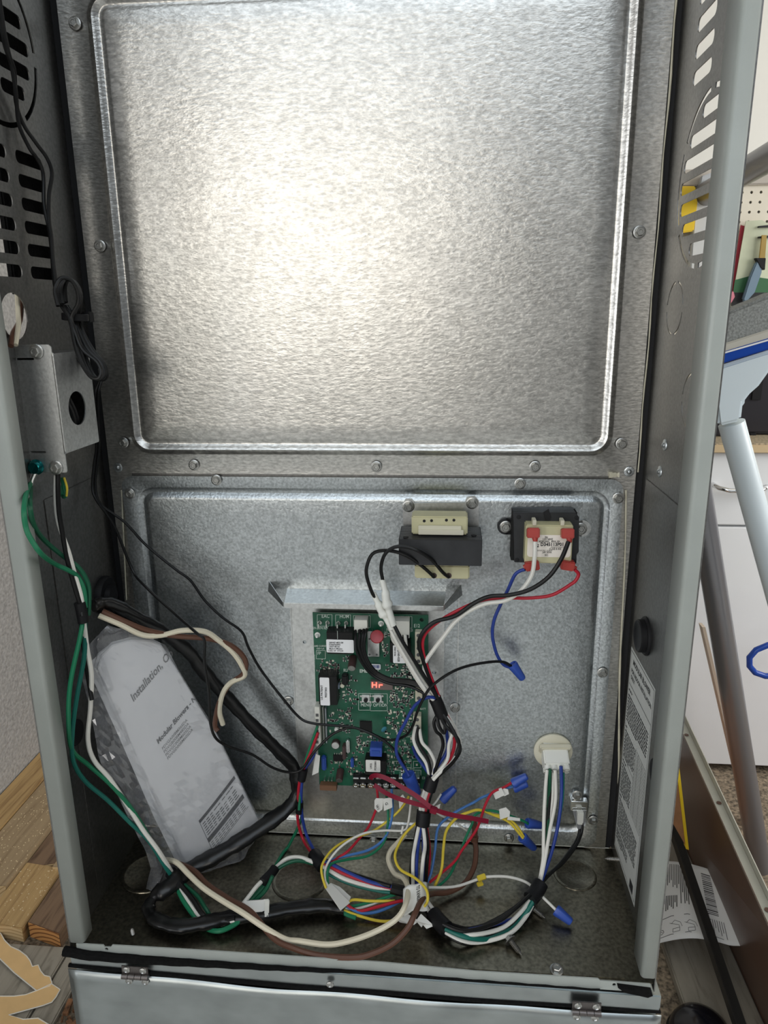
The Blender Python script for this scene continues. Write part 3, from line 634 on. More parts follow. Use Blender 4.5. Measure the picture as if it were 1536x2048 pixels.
# ================================================================== transformers
def cE(a, b, Y): return ay(760+a*.3125, 960+b*.3125, Y)
t1 = thing('large_transformer', 'bigger dark core transformer with pale bobbin and two black leads', 'transformer', cE(385, 640, -.02))
def eb(name, a0, b0, a1, b1, yf, yb, mat, parent, bevel=.0006):
    p, q = cE(a0, b0, yf), cE(a1, b1, yf); return obj(name, MB().box(p.x, q.x, yf, yb, p.z, q.z), mat, parent, bevel)
core = eb('core', 120, 380, 650, 552, -.058, -.014, M['core'], t1, .0004)
z0, z1, yb = core.data.vertices[0].co.z, 0, 0
for i in range(11):
    yy = -.056+.004*i; a, b = cE(120, 380, -.058), cE(650, 552, -.058)
    obj('lamination', MB().box(a.x-.0002, b.x+.0002, yy, yy+.0006, b.z-.0002, a.z+.0002), M['relay'], core)
for a, b in ((165, 367), (600, 355), (185, 256), (593, 245)):
    zt = cE(385, 380, -.058).z; p = az(760+a*.3125, 960+b*.3125, zt); obj('rivet_hole', MB().cyl(p, p+V((0, 0, .0005)), .0026), M['dark'], core)
eb('bobbin_top', 202, 232, 560, 352, -.044, -.022, M['bobbin'], t1, .0012)
eb('bobbin_lip', 245, 292, 520, 350, -.0465, -.044, M['cream'], t1, .0004)
eb('bobbin_lip', 245, 318, 535, 354, -.0480, -.046, M['cream'], t1, .0004)
for a, b in ((283, 262), (330, 260), (425, 257), (473, 257)):
    p = cE(a, b, -.0441); obj('pin_hole', MB().cyl(p, p+V((0, -.0003, 0)), .0014), M['dark'], t1)
eb('bobbin_bottom', 222, 545, 572, 636, -.044, -.022, M['bobbin'], t1, .0012)
for a, b in ((345, 612), (440, 612)):
    p = cE(a, b, -.0441); obj('lead_hole', MB().cyl(p, p+V((0, -.0004, 0)), .0028), M['elcap'], t1)
pl = [cE(a, b, -.005) for a, b in ((145, 150), (165, 118), (205, 118), (222, 145), (545, 140), (555, 108), (605, 100), (632, 128), (632, 300), (150, 300))]
obj('mounting_plate', MB().prism(pl, (0, -.0014, 0)), M['bracket'], t1)
for a, b in ((182, 168), (590, 148)): screw('screw', cE(a, b, -.0064), (0,-1,-.1), t1, BIG)

t2 = thing('small_transformer', 'smaller transformer with white printed label and red push-on terminals', 'transformer', cE(1070, 540, -.02))
def cT(a, b, Y): return ay(1000+a*.11719, 1000+b*.11719, Y)
def tbx(name, a0, b0, a1, b1, yf, yb, mat, parent, bevel=.0006):
    p, q = cT(a0, b0, yf), cT(a1, b1, yf); return obj(name, MB().box(p.x, q.x, yf, yb, p.z, q.z), mat, parent, bevel)
y2 = -.026
pg = [cT(a, b, y2) for a, b in ((225, 215), (1290, 215), (1352, 300), (1345, 890), (1310, 930), (1305, 1090), (245, 1065))]
co = obj('core', MB().prism(pg, (0, .021, 0)), M['core'], t2, .0004)
for i in range(4): obj('lamination', MB().box(pg[0].x-.0003, pg[2].x-.0015, y2+.003+.004*i, y2+.0036+.004*i, pg[-1].z+.001, pg[0].z+.0003), M['relay'], co)
for a, b in ((320, 290), (1310, 305), (290, 1022), (1262, 1048)):
    p = cT(a, b, y2); obj('rivet', MB().lathe(p, (0,-1,0), [(.0022, 0), (.0022, .0003), (.001, .0006)], 12), M['dark'], co)
obj('core_notch', MB().prism([cT(a, b, y2-.0003) for a, b in ((735, 210), (830, 150), (870, 290), (855, 345), (770, 345))], (0, -.0006, 0)), M['dark'], co)
bb = tbx('bobbin', 445, 425, 1215, 1090, -.040, -.012, M['bobbin'], t2, .0010)
tbx('bobbin_clip', 560, 345, 620, 440, -.0405, -.030, M['cream'], bb, .0004); tbx('bobbin_clip', 1040, 350, 1100, 440, -.0405, -.030, M['cream'], bb, .0004)
p, q = cT(475, 592, -.0402), cT(1200, 980, -.0402)
lb = plate('rating_label', rrect(p.x, q.x, q.z, p.z, .003), [], .0002, lambda a, b, c: (a, -.0403+c, b), plain('cream_sticker', (.80, .74, .66), .5), t2)
P = Print(lambda a, b: cT(a, -b, -.0407))
for s, a, b, h, bo in (('PRI', 765, 655, 36, 1), ('120V 60HZ', 720, 685, 36, 1), ('BE28520002   40VA 24V', 660, 722, 34, 1), ('D345113P01', 690, 785, 62, 2.2), ('MADE IN MEXICO', 870, 818, 26, 0), ('CLASS B INS', 838, 852, 36, 1), ('GE ELECTRIC  LR 80126', 630, 873, 24, 0), ('24V 30VA', 722, 908, 36, 1), ('SEC', 760, 955, 36, 1)): P.text(s, a, -b, h*1.3, 0, bo, sx=.82 if bo < 2 else .95)
P.poly([(628, -805), (655, -765), (640, -765), (640, -755), (665, -755), (650, -790), (665, -790), (655, -808)])
P.build('printed_text', M['ink'], lb)
def redterm(ch, pts, w_=.0042):
    o = obj('push_on_terminal', MB().obox(pts[0], *ch), M['redterm'], t2, .0009)
    obj('terminal_barrel', MB().tube(pts, .0026, 10, 1, [.0032, .0028, .0020]), M['redterm'], o, smooth=True)
for a, b in ((565, 560), (1150, 570)):
    c = cT(a, b, -.045); redterm((V((.0058, 0, 0)), V((0, .0042, -.001)), V((0, .001, .0046))), [c, cT(a+35, b+95, -.047), cT(a+40, b+160, -.048)])
c = cT(545, 1110, -.040); redterm((V((.0066, 0, .001)), V((0, .0048, 0)), V((-.0008, 0, .0044))), [c, cT(450, 1130, -.040), cT(400, 1145, -.040)])
c = cT(1150, 1105, -.040); redterm((V((.0062, 0, -.001)), V((0, .0048, 0)), V((.0008, 0, .0044))), [c, cT(1230, 1140, -.040), cT(1300, 1170, -.040)])
for a, b, a2 in ((98, 455, 100), (1378, 490, 1400)):
    c = cT(a2 if a > 700 else a, b-10, -.0045)
    obj('mounting_ear', MB().lathe(c, (0,-1,0), [(.0085, 0), (.0085, .0012)], 20).box(c.x+(0 if a < 700 else -.014), c.x+(.016 if a < 700 else 0), -.0057, -.0045, c.z-.0085, c.z+.0085), M['core'] if a < 700 else M['bracket'], t2)
    screw('screw', cT(a, b, -.006), (0,-1,0), t2, BIG)

# ================================================================== round plug and lug
pg_ = thing('round_plug', 'round cream plastic socket with a bundle plug in the lower back panel', 'plug', ay(1110, 1540, -.02))
def cP(a, b, Y): return ay(840+a*.2734, 1440+b*.2734, Y)
c = cP(972, 222, -.004)
obj('flange', MB().lathe(c, (0,-1,0), [(.0205, 0), (.0205, .0022), (.0192, .0032)], 32), M['cream'], pg_, smooth=True)
c2 = cP(990, 318, -.018); axp = V((.05, -.80, -.60)).normalized(); sdx = V((1, .06, 0)).normalized(); sdy = axp.cross(sdx)
bd = obj('housing', MB().obox(c2+V((0, .010, .006)), sdx*.0132, axp*.015, sdy*.0085), M['nylon'], pg_, .0014)
obj('housing_wing', MB().obox(c2+V((.0, .012, .009)), sdx*.0165, axp*.003, sdy*.0100), M['cream'], pg_, .0012)
for i in range(4):
    for j in range(2):
        q = c2+V((0, .010, .006))+axp*.0150+sdx*(-.0099+.0066*i)+sdy*(.0042-.0084*j)
        obj('barrel', MB().lathe(q, axp, [(.0036, 0), (.0036, .0045), (.0024, .0045), (.0022, .002)], 14), M['nylon'], bd, smooth=True)
lug = thing('ground_lug', 'small shiny metal wire clip with screw at the lower right of the back panel', 'lug', cP(1150, 790, -.01))
p, q = cP(1105, 590, -.010), cP(1222, 665, -.010)
obj('clip', MB().box(p.x, q.x, -.011, -.003, q.z, p.z).prism([cP(1115, 655, -.012), cP(1220, 655, -.012), cP(1195, 790, -.018), cP(1150, 795, -.018)], (0, -.0015, 0)), M['bright'], lug, .0006)
p, q = cP(1120, 525, -.006), cP(1178, 600, -.006); obj('tab', MB().box(p.x, q.x, -.007, -.003, q.z, p.z), M['bright'], lug, .001)
screw('screw', cP(1150, 548, -.007), (0,-1,0), lug)
p, q = cP(1150, 660, -.014), cP(1190, 760, -.016); obj('terminal_sleeve', MB().box(p.x, q.x, -.0185, -.012, q.z, p.z), M['nylon'], lug, .0008)

# ================================================================== wires
def path(s, n=6, lo=.002):
    """'px,py,y.03 ...' : picture points with the depth plane they lie in (y behind the front, z above the pan, x from the left wall)"""
    raw = []
    for tok in s.split():
        q = tok.split(','); px, py = float(q[0]), float(q[1]); t = None
        if len(q) > 2:
            k, v = q[2][0], float(q[2][1:]); d = ray(px, py)
            t = {'y': lambda: (-v-CAM.y)/d.y, 'z': lambda: (v-CAM.z)/d.z, 'x': lambda: (v-CAM.x)/d.x}[k]()
        raw.append([px, py, t])
    idx = [i for i, r in enumerate(raw) if r[2] is not None]
    for i, r in enumerate(raw):
        if r[2] is None:
            a = max((j for j in idx if j < i), default=idx[0]); b = min((j for j in idx if j > i), default=idx[-1])
            r[2] = raw[a][2] if a == b else raw[a][2]+(raw[b][2]-raw[a][2])*(i-a)/(b-a)
    P = [CAM+ray(px, py)*t for px, py, t in raw]
    out = []; k = len(P)
    for i in range(k-1):
        p0, p1, p2, p3 = P[max(i-1, 0)], P[i], P[i+1], P[min(i+2, k-1)]
        for j in range(n):
            t = j/n; out.append(.5*((2*p1)+(p2-p0)*t+(2*p0-5*p1+4*p2-p3)*t*t+(3*p1-p0-3*p2+p3)*t**3))
    out.append(P[-1])
    for p in out:
        if -D < p.y < .05 and 0 < p.x < W: p.z = max(p.z, lo+.001); p.y = min(p.y, -.0045-lo)
    return out
def wire(s, r, mat, parent, name='wire', n=8, off=(0, 0, 0), flat=1):
    pts = [p+V(off) for p in path(s, lo=r)] if isinstance(s, str) else s
    return obj(name, MB().tube(pts, r, n, flat), M[mat], parent, smooth=True)
def shift(s, dx, dy=0):
    out = []
    for tok in s.split():
        q = tok.split(','); q[0] = str(float(q[0])+dx); q[1] = str(float(q[1])+dy); out.append(','.join(q))
    return ' '.join(out)
def band(s, r, parent, name='tape_wrap', mat='tape', flat=1):
    return obj(name, MB().tube(path(s, 4, r*.6), r, 12, flat), M[mat], parent, smooth=True)
def nutshape(p0, p1, label, group=None, r0=.0052, r1=.0034):
    """twist-on connector: ribbed cone from the open end p0 to the closed end p1"""
    p0, p1 = V(p0), V(p1); q = (p1-p0).normalized(); L = (p1-p0).length; a = q.orthogonal().normalized(); b = q.cross(a); mb = MB(); n = 24
    prof = [(r0*.75, .06), (r0*.82, 0), (r0, .01), (r0, .16), (r0*.94, .22), (r1*1.05, .93), (r1*.8, 1.0), (.0002, 1.0)]
    vs = []
    for j, (r, h) in enumerate(prof):
        for i in range(n):
            rr = r*(1.07 if i % 4 < 2 and 3 <= j <= 6 else 1); t = 2*math.pi*i/n; vs.append(p0+q*(h*L)+(a*math.cos(t)+b*math.sin(t))*rr)
    fs = [(j*n+i, j*n+(i+1) % n, (j+1)*n+(i+1) % n, (j+1)*n+i) for j in range(len(prof)-1) for i in range(n)]+[tuple(range(n))]
    mb.add(vs, fs); t = thing('wire_nut', label, 'wire nut', p0, 'blue twist-on wire nuts')
    obj('shell', mb, M['nut'], t, smooth=True); return t

# --- main harness from the board and the transformers down to the pan and over to the round plug
hm = thing('main_harness', 'thick taped bundle of white, black, red and blue wires in front of the board', 'wire harness', az(835, 1790, .002))
LN = '711,1262,y.030 711,1275,y.036 713,1300,y.040 725,1327 745,1350,y.038 776,1366 815,1372,y.040 840,1382 862,1398,y.046 876,1412,y.048'
for dx, dy in ((0, 0), (9, -2), (17, -3), (23, -4)):
    s = LN.split(); out = []
    for i, tk in enumerate(s): k = max(0, 1-i/6); q = tk.split(','); q[0] = str(float(q[0])+dx*max(k, .18)); q[1] = str(float(q[1])+dy*(1+max(0, i-3)*.6)); out.append(','.join(q))
    wire(' '.join(out), .0016, 'w_black', hm)
NT = '784,1268,y.030 786,1280,y.036 796,1294,y.042 810,1318 828,1350 847,1378,y.050 864,1398,y.052 877,1414,y.050'
wire(NT, .0017, 'w_white', hm); wire(shift(NT, 7, -4), .0017, 'w_white', hm); wire('810,1270,y.030 812,1290,y.036 814,1320 830,1350 850,1382,y.050 868,1402', .0017, 'w_white', hm)
wire('788,1250,y.048 803,1279,y.052 821,1309 844,1345 862,1374,y.055 878,1402,y.054', .0019, 'w_black', hm)
wire('776,1250,y.046 786,1270,y.048 800,1296 822,1334 846,1372 868,1402,y.054', .0017, 'w_white', hm)
wire('1070,1083,y.050 1069,1116,y.052 1063,1151 1041,1182,y.050 1010,1201 972,1207 938,1222 910,1244 888,1272 866,1301 849,1329,y.045 854,1354 869,1379 880,1402,y.050', .0021, 'w_white', hm)
wire('1137,1083,y.050 1122,1119,y.055 1097,1154 1060,1179 1019,1190,y.053 979,1193 947,1207 910,1232 869,1244 845,1266 838,1288,y.045 844,1313 857,1351 876,1396,y.050', .0021, 'w_black', hm)
wire('1149,1139,y.042 1157,1148,y.042 1152,1160 1141,1169 1104,1190,y.044 1060,1196 1019,1196 972,1199 932,1213 885,1238 852,1266 845,1294,y.043 854,1332 872,1379 884,1410,y.050', .0017, 'w_red', hm)
wire('897,1154,y.045 885,1144,y.052 863,1119,y.060 835,1101,y.066 807,1093 785,1096 769,1110,y.064 762,1135 766,1162,y.056', .0017, 'w_black', hm)
wire('868,1154,y.045 851,1138,y.052 822,1116,y.060 794,1104 765,1101,y.062 745,1108 735,1128 733,1150,y.058 742,1180 750,1196,y.052', .0017, 'w_black', hm)
for s, nm in (('764,1158,y.056 770,1180,y.055 773,1202,y.054 779,1225,y.052 787,1250,y.050', 1), ('746,1186,y.052 755,1204 764,1222 775,1240 784,1256,y.047', 2)):
    pts = path(s, 5); k = len(pts)
    o = obj('splice_connector', MB().tube(pts, .004, 12, .8, [.0030 if i < k*.25 else .0044 if i < k*.5 else .0056 if i < k*.60 else .0035 for i in range(k)]), M['nylon'], hm, smooth=True); o['label'] = 'milky white plastic splice connector'
wire('873,1396,y.052 854,1395,y.056 830,1411,y.052 811,1444 795,1477,y.048 793,1505 801,1524 813,1542,y.044 818,1552', .0017, 'w_blue', hm)
band('870,1397,y.051 877,1413,y.052 884,1432,y.052', .0064, hm)
for s, c in (('876,1428,y.050 868,1444 872,1462 882,1472,y.052 886,1490 880,1512 874,1530 866,1556,y.048', 'w_black'), ('886,1428,y.056 900,1450 914,1478,y.066 920,1500,y.068 908,1522 890,1540 868,1560,y.052', 'w_black'),
        ('890,1426,y.050 901,1446 909,1478,y.056 905,1506 886,1538 868,1562,y.050', 'w_red'), ('892,1432,y.052 906,1458,y.058 898,1488 895,1518 878,1542 862,1560,y.052', 'w_white'),
        ('894,1426,y.048 912,1460 920,1488 906,1520,y.052 880,1545 866,1560', 'w_white'), ('886,1436,y.046 894,1470 894,1502 872,1536 862,1558,y.046', 'w_blue'),
        ('880,1430,y.054 890,1450 908,1468,y.060 918,1486,y.060 912,1512', 'w_black'), ('874,1430,y.054 878,1452,y.058 888,1466 890,1450 884,1432,y.054', 'w_black')): wire(s, .0018, c, hm)
for s, c in (('831,1452,y.030 827,1478,y.034 836,1502 852,1526 859,1552,y.046', 'w_white'), ('839,1458,y.030 844,1484,y.036 859,1502 870,1526 866,1550,y.048', 'w_white'),
        ('836,1455,y.030 834,1478,y.034 842,1496 856,1520 862,1550,y.046', 'w_black'), ('826,1492,y.022 832,1510,y.028 846,1530 860,1550,y.044', 'w_blue')): wire(s, .0018, c, hm)
band('866,1554,y.049 858,1580,y.052', .0068, hm)
for dx, c in ((-7, 'w_white'), (-1, 'w_white'), (5, 'w_red'), (8, 'w_black')): wire(shift('858,1576,y.052 850,1601,y.056 847,1626,y.060', dx), .0019, c, hm)
band('848,1622,y.060 845,1650,y.064', .0076, hm)
fan = (('836,1648,y.064 830,1680 823,1726,y.088 822,1778,z.016', 'w_black'), ('838,1650,y.066 830,1690 826,1720,y.092 826,1776,z.020', 'w_white'), ('842,1650,y.064 836,1690 833,1726,y.090 833,1774,z.018', 'w_blue'),
    ('846,1650,y.066 850,1690 846,1720,y.094 842,1770,z.022', 'w_white'), ('850,1650,y.062 856,1690 854,1722,y.090 852,1768,z.018', 'w_black'), ('852,1650,y.062 858,1694 858,1724 853,1765,z.016', 'w_red'), ('848,1650,y.060 847,1690 850,1730,y.086 848,1770,z.014', 'w_blue'))
for s, c in fan: wire(s, .0019, c, hm)
low = (('828,1776,z.018 840,1795 858,1822,z.012 874,1842,z.012', 'w_white'), ('836,1772,z.016 850,1795 866,1818 884,1838,z.014', 'w_white'), ('832,1776,z.012 846,1800 862,1826 878,1846,z.010', 'w_teal'), ('824,1776,z.010 840,1802 856,1828 872,1850,z.008', 'w_black'))
for s, c in low: wire(s, .0019, c, hm)
band('866,1828,z.012 879,1844,z.012 893,1858,z.012', .0078, hm)
run = (('886,1848,z.018 930,1862,z.018 993,1845 1030,1818,z.022 1060,1790,z.026', 'w_black', .0019), ('888,1844,z.014 940,1858 990,1840 1034,1812 1062,1786,z.022', 'w_black', .0019),
    ('888,1850,z.014 915,1864 949,1869,z.014 1004,1856 1040,1826 1064,1794,z.018', 'w_white', .0020), ('888,1856,z.012 936,1875,z.012 993,1876 1037,1846 1070,1796,z.020', 'w_teal', .0024),
    ('884,1860,z.008 922,1881,z.007 963,1884 1018,1868,z.008 1050,1836 1070,1800,z.014', 'w_white', .0020), ('886,1852,z.010 930,1870 975,1868 1024,1846 1062,1804,z.014', 'w_blue', .0019), ('884,1862,z.006 925,1886,z.005 980,1888 1030,1868 1068,1810,z.008', 'w_black', .0019))
for s, c, r in run: wire(s, r, c, hm)
band('1060,1798,z.020 1072,1784,z.022 1082,1766,z.026', .0076, hm)
upw = (('1094,1540,y.032 1091,1575,y.040 1088,1630,y.052 1087,1680,y.062 1086,1720 1078,1768,z.024', 'w_white'), ('1100,1538,y.032 1098,1593,y.038 1096,1650,y.052 1092,1710 1081,1766,z.022', 'w_dgreen'),
    ('1110,1540,y.034 1111,1599,y.044 1100,1659,y.058 1090,1719 1080,1766,z.026', 'w_white'), ('1107,1545,y.030 1105,1599,y.040 1096,1665 1088,1725 1078,1764,z.020', 'w_white'),
    ('1122,1532,y.032 1123,1590,y.040 1116,1650 1102,1708,y.066 1083,1762,z.024', 'w_blue'), ('1126,1545,y.030 1124,1600 1112,1670 1098,1720 1082,1766,z.018', 'w_teal'), ('1102,1545,y.028 1099,1600 1096,1640 1090,1700 1080,1762,z.018', 'w_black'))
for s, c in upw: wire(s, .0018, c, hm)
wire('1165,1645,y.016 1162,1668,y.022 1150,1694,y.036 1125,1726 1096,1750,z.024 1066,1786,z.022', .0018, 'w_black', hm); wire('1161,1650,y.016 1156,1675,y.022 1140,1702 1118,1730 1090,1758 1064,1792,z.020', .0018, 'w_black', hm)

# --- supply wires from the junction box down the left side
hl = thing('supply_harness', 'green, white and black supply wires running down the left wall to the pan', 'wire harness', az(420, 1860, .002))
ls = (('116,948,y.122 116,979,y.124 118,1023 125,1067 135,1120,y.126 149,1172 160,1208,y.126 165,1232', 'w_black', .0021), ('112,950,y.121 112,1005,y.122 118,1049 137,1102,y.124 149,1146 162,1190 168,1230,y.124', 'w_white', .0019),
    ('60,968,y.131 53,985,y.160 48,1020,y.182 52,1055,y.184 63,1080,y.184 83,1108,y.178 110,1128,y.140 136,1140 156,1154,y.122 168,1180 171,1215,y.122', 'w_green', .0021), ('61,972,y.128 60,1010,y.165 68,1050,y.158 89,1081 131,1116,y.122 154,1132 171,1155,y.118 178,1181 177,1230,y.118', 'w_dgreen', .0021),
    ('167,1238,y.125 174,1295 183,1351,y.122 181,1414 176,1478 188,1520,y.118 220,1558 255,1611,y.108 286,1660 318,1703,y.105 348,1752,z.018', 'w_white', .0022), ('166,1240,y.124 160,1275 141,1365,y.150 137,1439,y.152 144,1499,y.140 177,1530,y.120 217,1565 256,1608 283,1648 312,1699 346,1752,z.020', 'w_green', .0021),
    ('170,1240,y.122 169,1309 154,1393,y.134 145,1463,y.142 146,1520,y.138 170,1562 216,1601,y.112 258,1643 297,1681 329,1731 349,1760,z.016', 'w_teal', .0021), ('162,1236,y.122 164,1270 174,1340,y.118 184,1400', 'w_black', .0021),
    ('356,1766,z.018 383,1812,z.012 406,1838,z.010 430,1850 470,1840,z.012', 'w_white', .0021), ('352,1768,z.016 364,1796 384,1826,z.010 409,1854 436,1862,z.008 464,1852 486,1836,z.012', 'w_green', .0024),
    ('362,1764,z.020 395,1792 412,1818,z.012 430,1838 480,1832', 'w_dgreen', .0021), ('360,1768,z.022 386,1800 403,1826,z.014 425,1844 470,1836,z.014', 'w_black', .0024),
    ('486,1808,z.018 500,1790 516,1770,z.024 540,1748,z.026 553,1734 575,1717,z.030 601,1715 628,1725,z.030', 'w_white', .0021), ('490,1812,z.012 520,1778 546,1746 572,1702,y.030 596,1655,y.026 604,1630', 'w_green', .0017), ('494,1808,z.014 524,1778 550,1742,z.026 590,1722 630,1728,z.026', 'w_dgreen', .0019), ('500,1810,z.010 530,1782 545,1752', 'w_dgreen', .0019))
for s, c, r in ls: wire(s, r, c, hl)
band('159,1205,y.125 163,1222,y.125 167,1244,y.125', .0050, hl); band('342,1746,z.020 351,1759,z.020 362,1776,z.017', .0062, hl); band('526,1764,z.026 541,1749,z.027 550,1737,z.028', .0050, hl)
c = az(512, 1818, .016)
tgq = obj('wire_tag', MB().obox(c, V((.0125, .002, 0)), V((-.0008, .0062, .005)), V((0, -.0006, .0009))), M['tagw'], hl, .0006); tgq['label'] = 'white printed tag folded round the wires'
obj('wire_tag_edge', MB().obox(c+V((.011, .0, .0010)), V((.0022, .0003, 0)), V((-.0008, .0058, .005)), V((0, -.0006, .0009))), M['offwhite'], tgq, .0005)
obj('wire_tag_print', MB().obox(c+V((-.0012, .0012, .0022)), V((.008, .0013, 0)), V((-.0005, .0042, .0034)), V((0, -.0001, .0001))), M['inkgrey'], tgq)

# --- lead from the board's left socket
hb = thing('motor_harness', 'taped red, blue and green leads from the left socket of the board to the pan', 'wire harness', az(640, 1740, .002))
bs = (('636,1465,y.030 622,1502,y.034 609,1534 599,1565,y.036 596,1607 596,1643,y.034 607,1680,y.036 626,1710,z.026', 'w_red', .0017), ('630,1505,y.028 622,1521,y.034 608,1542 603,1575,y.036 603,1622 612,1667,y.038 630,1704,z.028', 'w_blue', .0017), ('635,1452,y.030 619,1497,y.034 608,1532 602,1570,y.034 598,1620', 'w_green', .0014),
    ('640,1728,z.030 656,1739 690,1758,z.024 742,1773 781,1777,z.020', 'w_white', .0021), ('640,1724,z.032 660,1733 695,1750 747,1768 784,1776,z.022', 'w_red', .0018), ('642,1720,z.034 664,1729 706,1750 745,1765 786,1774,z.024', 'w_blue', .0018), ('644,1716,z.032 690,1742 742,1760 781,1772,z.026', 'w_black', .0020), ('638,1732,z.026 656,1747 703,1768,z.018 755,1781 784,1785,z.016', 'w_teal', .0020), ('782,1776,z.022 800,1781,z.020 824,1786,z.018', 'w_black', .0052))
for s, c, r in bs: wire(s, r, c, hb)
band('608,1538,y.036 603,1560,y.036', .0045, hb); band('599,1603,y.036 599,1625,y.036', .0042, hb); band('629,1710,z.028 637,1721,z.030 646,1732,z.029', .0074, hb)
c = ay(634, 1530, -.030); tg = obj('wire_tag', MB().prism([ay(a, b, -.030) for a, b in ((631, 1508), (640, 1512), (637, 1545), (624, 1551))], (0, .001, 0)), M['tagw'], hb)

# --- brown and white lamp cord pairs
def cordlab(o, l): o['label'] = l; return o
bc = thing('twisted_wire_pair', 'long brown and white twisted wire pair looping along the front of the pan', 'wire', az(700, 1915, .003))
wire('949,1664,y.030 950,1684,y.034 952,1702,y.040 948,1734,z.012 930,1766,z.008 898,1784 867,1787,z.014 846,1797,z.030 831,1825,z.034 815,1857,z.026 784,1888,z.016 742,1908,z.012 706,1915,z.010 638,1911 586,1896,z.010 547,1876,z.012 501,1823,z.022 458,1798 415,1769,z.026 386,1740 343,1723,z.024 325,1724', .0028, 'w_brown', bc)
wire('812,1668,y.040 794,1687,y.046 781,1702,y.054 777,1721,z.024 789,1747 807,1756,z.028 816,1778,z.034 810,1812,z.036 789,1841,z.028 742,1867,z.018 690,1884,z.012 651,1889 599,1882,z.012 570,1878 529,1855,z.018 486,1826,z.026 443,1800 406,1775,z.030 378,1749 352,1724 326,1719,z.026', .0027, 'w_cream', bc)
obj('frayed_end', MB().tube(path('946,1640,y.028 949,1652,y.030 950,1668,y.032', 5), .003, 8, 1).lathe(ay(949, 1672, -.033), (0,-.1,-1), [(.0042, 0), (.0046, .002), (.0038, .004), (.0044, .006)], 10), M['w_brown'], bc, smooth=True)
b2 = thing('short_wire_pair', 'short brown and white wire pair curling out of the black sleeve above the booklet', 'wire', ay(440, 1445, -.06))
wire('205,1222,y.098 255,1245,y.094 297,1261 353,1272,y.082 416,1277 462,1291,y.070 490,1319,y.066 487,1347 459,1369 438,1407,y.062 430,1449,y.060 436,1462', .0026, 'w_brown', b2)
wire('198,1231,y.100 241,1249,y.097 286,1270 325,1270,y.086 364,1261 409,1263,y.078 438,1281 466,1305,y.070 484,1332 489,1351,y.064 462,1365 446,1386,y.063 439,1421 446,1449,y.060', .0026, 'w_cream', b2)

# --- black sleeve
sl = thing('black_sleeve', 'wide flattened black plastic sleeve crossing the booklet and turning along the pan', 'cable sleeve', az(400, 1850, .0))
S1 = path('186,1212,y.102 216,1206,y.092 269,1232,y.078 325,1264,y.066 374,1300,y.058 409,1344,y.048 452,1393,y.040 504,1449,y.034 550,1495,y.030 588,1536,y.028 592,1572,y.030 582,1608,y.036 540,1643,y.050 487,1678,y.064 434,1710,y.076 381,1738,y.088 337,1774,z.020 309,1793,z.014 297,1818,z.010 315,1840,z.010 360,1852,z.010 406,1846,z.010 458,1835,z.009 515,1829,z.010 572,1818,z.010 640,1811,z.009 690,1814,z.009', 6, .006)
def srad(i, k):
    u = i/k; r = .0088
    for c, w_, dv in ((.40, .022, .0036), (.70, .03, .0022), (.66, .02, .0030)): r -= dv*math.exp(-((u-c)/w_)**2)
    return r+.0006*math.sin(i*.9)+.0005*math.sin(i*2.3)
obj('sleeve', MB().tube(S1, .0088, 16, .62, [srad(i, len(S1)) for i in range(len(S1))]), M['sleeve'], sl, smooth=True)

# --- thin low-voltage wires
ht = thing('thermostat_wires', 'thin red, blue, green, yellow and white control wires looping below the board', 'wire harness', az(690, 1800, .002))
tw = (('818,1592,y.030 802,1617,y.036 774,1643,y.042 742,1664 695,1680,y.060 664,1700 645,1728,y.090 644,1750,y.098 652,1776,z.022', 'w_yellow', .0013), ('823,1594,y.030 816,1648,y.044 805,1661,y.048 768,1661,y.052 727,1667,y.060 690,1687 664,1713,y.082 650,1742 655,1772,z.020', 'w_white', .0012),
    ('754,1578,y.024 756,1606,y.034 751,1622,y.038 737,1654,y.046 716,1680 695,1703,y.070 675,1716 657,1728,z.030', 'w_red', .0014), ('783,1578,y.024 785,1622,y.038 779,1654,y.046 766,1680,y.054 737,1700 695,1711,y.072 664,1720 652,1732,z.028', 'w_lblue', .0014),
    ('772,1580,y.024 776,1622,y.038 775,1654,y.046 766,1687,y.056 737,1711 695,1719,y.076 664,1727 655,1745,y.095 656,1768,z.020', 'w_green', .0014),
    ('688,1812,z.012 706,1812 742,1804,z.010 774,1794 806,1784,z.016', 'w_green', .0015), ('690,1816,z.010 711,1818 742,1809 776,1795 806,1783,z.014', 'w_white', .0014), ('692,1808,z.014 716,1822,z.008 753,1814 787,1805 810,1800,z.014', 'w_red', .0016), ('694,1812,z.012 719,1825,z.007 747,1825 776,1815 808,1798,z.012', 'w_lblue', .0016), ('685,1820,z.010 716,1831,z.006 753,1841 781,1842,z.006 812,1834', 'w_yellow', .0014), ('688,1816,z.009 704,1800,z.014 740,1802,z.012 790,1802', 'w_yellow', .0014), ('682,1822,z.009 696,1830 712,1836,z.005', 'w_green', .0022),
    ('842,1638,y.052 815,1662,y.056 800,1684,y.064 790,1712 800,1738,y.090 830,1756,z.040 852,1778,z.040 855,1802,z.034 844,1818,z.022', 'w_yellow', .0014), ('806,1652,y.046 803,1668,y.050', 'w_white', .0012))
for s, c, r in tw: wire(s, r, c, ht)
def flag(pts, depth, parent, text=None):
    P3 = [ay(a, b, depth) if depth < 0 else az(a, b, depth) for a, b in pts]
    n_ = (P3[1]-P3[0]).cross(P3[2]-P3[0]).normalized(); n_ = n_ if n_.dot(CAM-P3[0]) > 0 else -n_
    return obj('wire_tag', MB().prism(P3, n_*.0010), M['tagw'], parent, .0002)
flag(((649, 1775), (662, 1767), (700, 1806), (681, 1822)), .020, ht); flag(((662, 1767), (680, 1775), (702, 1795), (697, 1806)), .018, ht)
